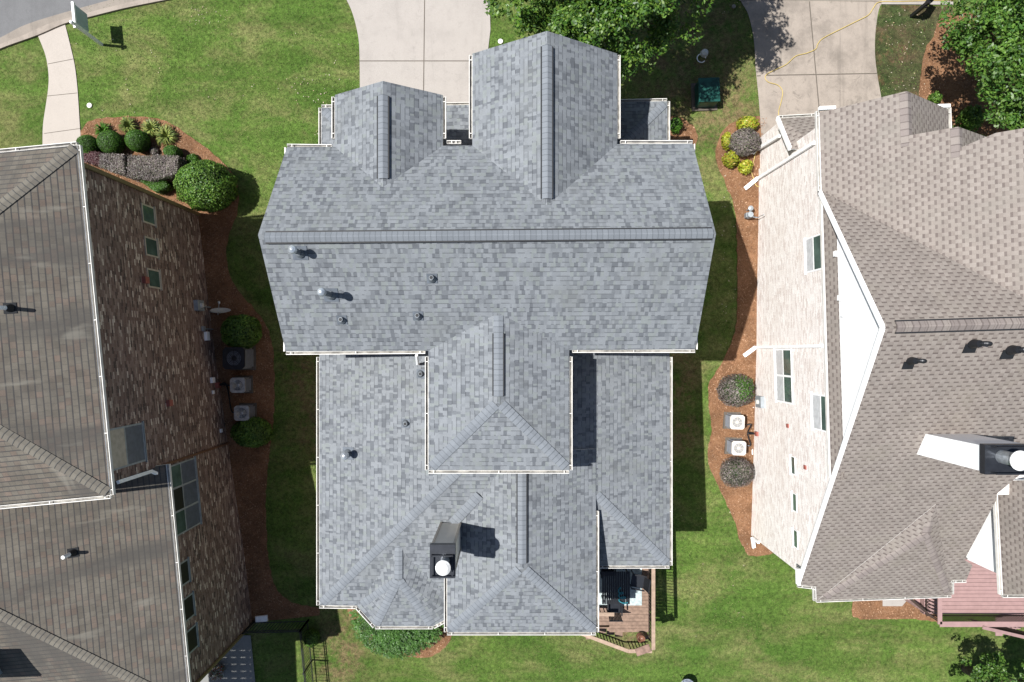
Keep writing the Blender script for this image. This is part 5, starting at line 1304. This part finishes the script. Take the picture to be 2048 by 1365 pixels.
# ---------------------------------------------------------------- iron fences
def iron_fence(label, a, b, group, h=1.25, gate=None):
    t = thing('iron_fence', label, 'fence', a, 0, group); d = Vector((b.x - a.x, b.y - a.y, 0)); Ln_ = d.length; d.normalize()
    def at(s, z): x = a.x + d.x * s; y = a.y + d.y * s; return Vector((x - a.x, y - a.y, TH(x, y) - a.z + z))
    bm = BM()
    for z in (.18, h - .18, h - .02): bar(bm, at(0, z), at(Ln_, z), .03, .035)
    obj('rails', bm, M['black'], t, uv=False)
    n = int(Ln_ / .125); bm = BM()
    for k in range(1, n): s = Ln_ * k / n; bar(bm, at(s, .08), at(s, h), .02, .02)
    obj('pickets', bm, M['black'], t, uv=False)
    m = max(1, round(Ln_ / 2.2))
    for k in range(m + 1):
        bm = BM(); s = Ln_ * k / m; bar(bm, at(s, 0), at(s, h + .06), .06, .06); obj('post', bm, M['black'], t, uv=False)
    return t
GF = 'black iron fences behind the brown brick house'
c1 = Vector((-10.9, -11.55, 0)); c1.z = TH(c1.x, c1.y); c2 = G(617, 1240); c3 = G(632, 1400)
iron_fence('black iron fence from the brown brick corner to the round dark ball', c1, c2, GF)
iron_fence('black iron fence running down the back lawn from the round dark ball', c2, c3, GF)
c4 = G(607, 1305); c5 = G(640, 1303)

# ---------------------------------------------------------------- wooden deck of the middle house
zd = .35
dk0 = P(1190, 1120, zd); dk1 = P(1302, 1298, zd)
x0_, x1_, y1_, y0_ = 2.9, dk1.x - .05, -6.6, -11.55
t = thing('wooden_deck', 'weathered brown wooden deck with railing behind the middle house', 'deck', (x0_, y1_, zd))
def D(x, y, z=0): return Vector((x - x0_, y - y1_, z))
bm = BM(); nb = int((y1_ - y0_ - 0.2) / .14)
for k in range(nb):
    y = y1_ - .07 - k * .14; xa = x0_ if y > y0_ + .6 else x0_ + .95
    box(bm, D((xa + x1_) / 2, y, -.02), (x1_ - xa, .132, .035))
obj('boards', bm, M['wood'], t, uv=False)
bm = BM(); nb = 8
for k in range(nb): box(bm, D(x0_ - .9 + (k + .5) * .155, -10.6, -.23), (.145, .75, .035))
obj('landing_boards', bm, M['wood'], t, uv=False)
bm = BM()
for x in (x0_ + .1, x1_ - .1):
    for y in (y1_, -9.2, y0_ + .1): bar(bm, D(x, y, -3), D(x, y, -.05), .14, .14)
bar(bm, D(x0_, y0_ + .5, -.12), D(x1_, y0_ + .5, -.12), .05, .2); bar(bm, D(x1_ - .03, y1_, -.12), D(x1_ - .03, y0_ + .5, -.12), .05, .2); obj('frame', bm, M['wood'], t, uv=False)
def railing(a, b, nm='railing', h=.95, rail='wood2', bal='darkbrown', parent=t, wd=.14, sp=.125):
    bm = BM(); bar(bm, a + Vector((0, 0, h)), b + Vector((0, 0, h)), wd, .04); o = obj(nm, bm, M[rail], parent, uv=False)
    bm = BM(); n = max(2, int((b - a).length / sp))
    for k in range(1, n): p = a.lerp(b, k / n); bar(bm, p + Vector((0, 0, .05)), p + Vector((0, 0, h)), .03, .03)
    bar(bm, a + Vector((0, 0, .12)), b + Vector((0, 0, .12)), .035, .06); obj('balusters', bm, M[bal], o, uv=False)
railing(D(x1_ - .05, y1_, 0), D(x1_ - .05, y0_ + .05, 0))
railing(D(x1_ - .1, y0_, 0), D(x1_ - 1.0, y0_ - .02, -.05)); railing(D(x1_ - 1.0, y0_ - .02, -.05), D(x0_ - 1.2, y0_ + .65, -1.0))
railing(D(x0_ - 1, -10.15, -.1), D(x0_ + 1.0, -10.15, 0), sp=.16)
bm = BM()
for k in range(7): box(bm, D(x1_ - 1.2 - k * .3, -11.05, -.16 - k * .17), (.3, .8, .035))
obj('stair_treads', bm, M['wood'], t, uv=False)
# furniture
def onD(x, y, z=0): return Vector((x, y, zd + z))
bm = BM(); box(bm, (4.0, -8.6, zd + .012), (2.25, 3.1, .014)); o = obj('outdoor_rug', bm, M['rug'], uv=False); props(o, 'pale blue patterned rug lying on the wooden deck', 'rug')
c = P(1232, 1176, zd + .74); t = thing('patio_table', 'black slatted patio table on the pale blue rug', 'table', (c.x, c.y, zd + .02))
bm = BM()
for k in range(13): box(bm, (-.5 + k * .083, 0, .72), (.07, 1.25, .025))
obj('tabletop', bm, M['black'], t, uv=False)
for sx_ in (-1, 1):
    for sy_ in (-1, 1): bm = BM(); bar(bm, (sx_ * .46, sy_ * .55, 0), (sx_ * .46, sy_ * .55, .71), .05, .05); obj('leg', bm, M['black'], t, uv=False)
def chair(px, py, rz, label):
    c = P(px, py, zd + .45); t = thing('patio_chair', label, 'chair', (c.x, c.y, zd + .03), rz, 'black patio chairs on the deck')
    bm = BM(); box(bm, (0, 0, .43), (.5, .48, .04)); obj('seat', bm, M['char'], t, uv=False)
    bm = BM(); bar(bm, (0, -.26, .45), (0, -.38, .95), .48, .03); bm.free(); bm = BM()
    for k in range(9): bar(bm, (-.22 + k * .055, -.25, .44), (-.22 + k * .055, -.37, .93), .045, .02)
    bar(bm, (-.26, -.37, .94), (.26, -.37, .94), .04, .04); obj('backrest', bm, M['black'], t, uv=False)
    for s in (-1, 1):
        bm = BM(); bar(bm, (s * .27, -.28, .66), (s * .27, .24, .64), .05, .03); bar(bm, (s * .27, .22, .64), (s * .27, .22, .42), .03, .03); obj('armrest', bm, M['black'], t, uv=False)
        for yy in (-.22, .22): bm = BM(); bar(bm, (s * .25, yy, 0), (s * .25, yy, .42), .03, .03); obj('leg', bm, M['black'], t, uv=False)
chair(1228, 1213, 0, 'black patio chair standing below the table'); chair(1275, 1162, math.radians(80), 'black patio chair on the railing side of the table')
chair(1215, 1140, math.radians(185), 'black patio chair half under the grey roof edge')
c = P(1240, 1185, zd + .8); bm = BM()
pts = [Vector((c.x + math.cos(a) * (.04 + .007 * a) - .02 + a * .008, c.y + .15 - a * .028 + math.sin(a) * .07, c.z + .02 + .01 * math.sin(a * 3))) for a in [k * .4 for k in range(48)]]
tube(bm, pts, .022, 6); o = obj('coiled_hose', bm, M['teal'], uv=False); props(o, 'teal coiled hose lying over the black patio table', 'hose')
c = P(1284, 1280, zd + .5); bm = BM(); lathe(bm, [(.11, 0), (.17, .14), (.175, .27), (.14, .36), (.15, .4), (.12, .39), (.12, .28), (.001, .26)], (c.x, c.y - .02, zd + .0), 26); o = obj('planter_pot', bm, M['terra'], uv=False, smooth=True); props(o, 'round brown glazed pot in the corner of the wooden deck', 'pot')
c = P(1288, 1304, zd + 1.15); bm = BM(); bar(bm, (c.x - .28, c.y - .1, zd + 1.0), (c.x + .26, c.y + .1, zd + 1.0), .3, .06); bmesh.ops.bevel(bm, geom=bm.edges[:], offset=.012, segments=1, affect='EDGES'); o = obj('stone_slab', bm, M['stone'], uv=False); props(o, 'brown stone slab resting on the deck railing corner', 'slab')

# ---------------------------------------------------------------- dusty rose deck of the right house
zr_ = .6
a_ = P(1848, 1245, zr_); t = thing('rose_deck', 'dusty rose painted deck with dark railing behind the rosy roofed house', 'deck', (a_.x, a_.y, zr_))
def E_(x, y, z=0): return Vector((x - a_.x, y - a_.y, z))
bm = BM(); xw = a_.x + .0; yb_ = P(1848, 1228, zr_).y
for k in range(22): box(bm, E_(xw + 4.0, yb_ + .1 + k * .15, -.02), (8, .14, .04))
obj('boards', bm, M['rosewood'], t, uv=False)
bm = BM(); bar(bm, E_(xw, yb_, -.15), E_(xw + 8, yb_, -.15), .06, .24); bar(bm, E_(xw + .03, yb_ + 3, -.15), E_(xw + .03, yb_, -.15), .06, .24)
for x in (xw + .1, xw + 3.5, xw + 7): bar(bm, E_(x, yb_ + .1, -3), E_(x, yb_ + .1, -.1), .14, .14)
obj('frame', bm, M['rosewood'], t, uv=False)
r1 = P(1852, 1240, zr_ + 1); dy = (r1.y - yb_)
railing(E_(xw + .02, yb_ - .02, .0), E_(xw + 8, yb_ - .02, .0), rail='rosewood', bal='darkbrown', parent=t, sp=.11, wd=.2, h=.98)
railing(E_(xw + .02, yb_ + 2.5, .0), E_(xw + .02, yb_ - .02, .0), rail='rosewood', bal='darkbrown', parent=t, sp=.13, wd=.16, h=.98)
railing(E_(xw + 1.6, yb_ - .12, .1), E_(xw + 6.5, yb_ - 1.5, -.9), rail='rosewood', bal='darkbrown', parent=t, sp=.16, wd=.12)
bm = BM()
for k in range(10): box(bm, E_(xw + 3.0 + k * .3, yb_ - .5, -.1 - k * .17), (.27, .8, .04))
obj('stair_treads', bm, M['rosewood'], t, uv=False)
bm = BM()   # lattice stair side on the left
railing(E_(xw - 1.1, yb_ + 1.2, -2.0), E_(xw - .05, yb_ + .1, -.3), nm='stair_rail', rail='darkbrown', bal='rosewood', parent=t, sp=.14, wd=.08)
for k in range(7): box(bm, E_(xw - .15 - k * .17, yb_ + .75 + k * .1, -.2 - k * .17), (.2, .9, .04))
obj('side_stair', bm, M['rosewood'], t, uv=False)

# ---------------------------------------------------------------- loose stuff: grass tufts, mulch chips
def inside(p, poly):
    x, y = p; r = False; n = len(poly); j = n - 1
    for i in range(n):
        xi, yi = poly[i]; xj, yj = poly[j]
        if (yi > y) != (yj > y) and x < (xj - xi) * (y - yi) / (yj - yi) + xi: r = not r
        j = i
    return r
def boxed(poly):
    xs = [p[0] for p in poly]; ys = [p[1] for p in poly]; return (min(xs), max(xs), min(ys), max(ys), poly)
hard = [boxed(pl) for nm, pl in POLYS if not nm.startswith('worn')]
houses = [boxed(pl) for pl in ([(-6.5, -8.4), (5.1, -8.4), (5.1, 8), (-6.5, 8)], [(-12.6, 5.3), (-11, -11.6), (-25, -11.6), (-25, 5.3)], [(9.8, 7), (10.2, -8.2), (25, -8.2), (25, 7)])]
pts = []
rr = random.Random(3)
while len(pts) < 55000:
    x = rr.uniform(-17, 17); y = rr.uniform(-15, 15.5)
    bad = False
    for q in hard + houses:
        if q[0] < x < q[1] and q[2] < y < q[3] and inside((x, y), q[4]): bad = True; break
    if not bad: pts.append((x, y, TH(x, y) + rr.uniform(.01, .035)))
pts = np.array(pts)
M['tuft'] = leafmat('grass tufts', [(0.05, 0.105, 0.018), (0.07, 0.13, 0.022), (0.1, 0.155, 0.032), (0.2, 0.19, 0.08)], 0.2, 0.8)
o = leafmesh('grass_tufts', pts, RNG.normal(size=pts.shape) * .6 + np.array([0, 0, .8]), .026, .45, [M['tuft']])
props(o, 'short tufts and blades standing in the lawns', 'grass', kind='stuff')
pts = []
for nm, pl in POLYS:
    if nm != 'mulch_bed': continue
    q = boxed(pl); area = (q[1] - q[0]) * (q[3] - q[2]); m = 0
    while m < int(area * 190):
        x = rr.uniform(q[0], q[1]); y = rr.uniform(q[2], q[3]); m += 1
        if inside((x, y), pl) and not any(inside((x, y), h[4]) for h in houses): pts.append((x, y, TH(x, y) + rr.uniform(.03, .045)))
pts = np.array(pts)
M['chips'] = leafmat('mulch chips', [(0.1, 0.045, 0.025), (0.2, 0.1, 0.05), (0.3, 0.17, 0.1), (0.42, 0.28, 0.18)], 0.0, 0.9)
o = leafmesh('mulch_chips', pts, RNG.normal(size=pts.shape) * .35 + np.array([0, 0, .9]), .035, .3, [M['chips']])
props(o, 'pine straw and bark chips lying on the mulch beds', 'mulch', kind='stuff')
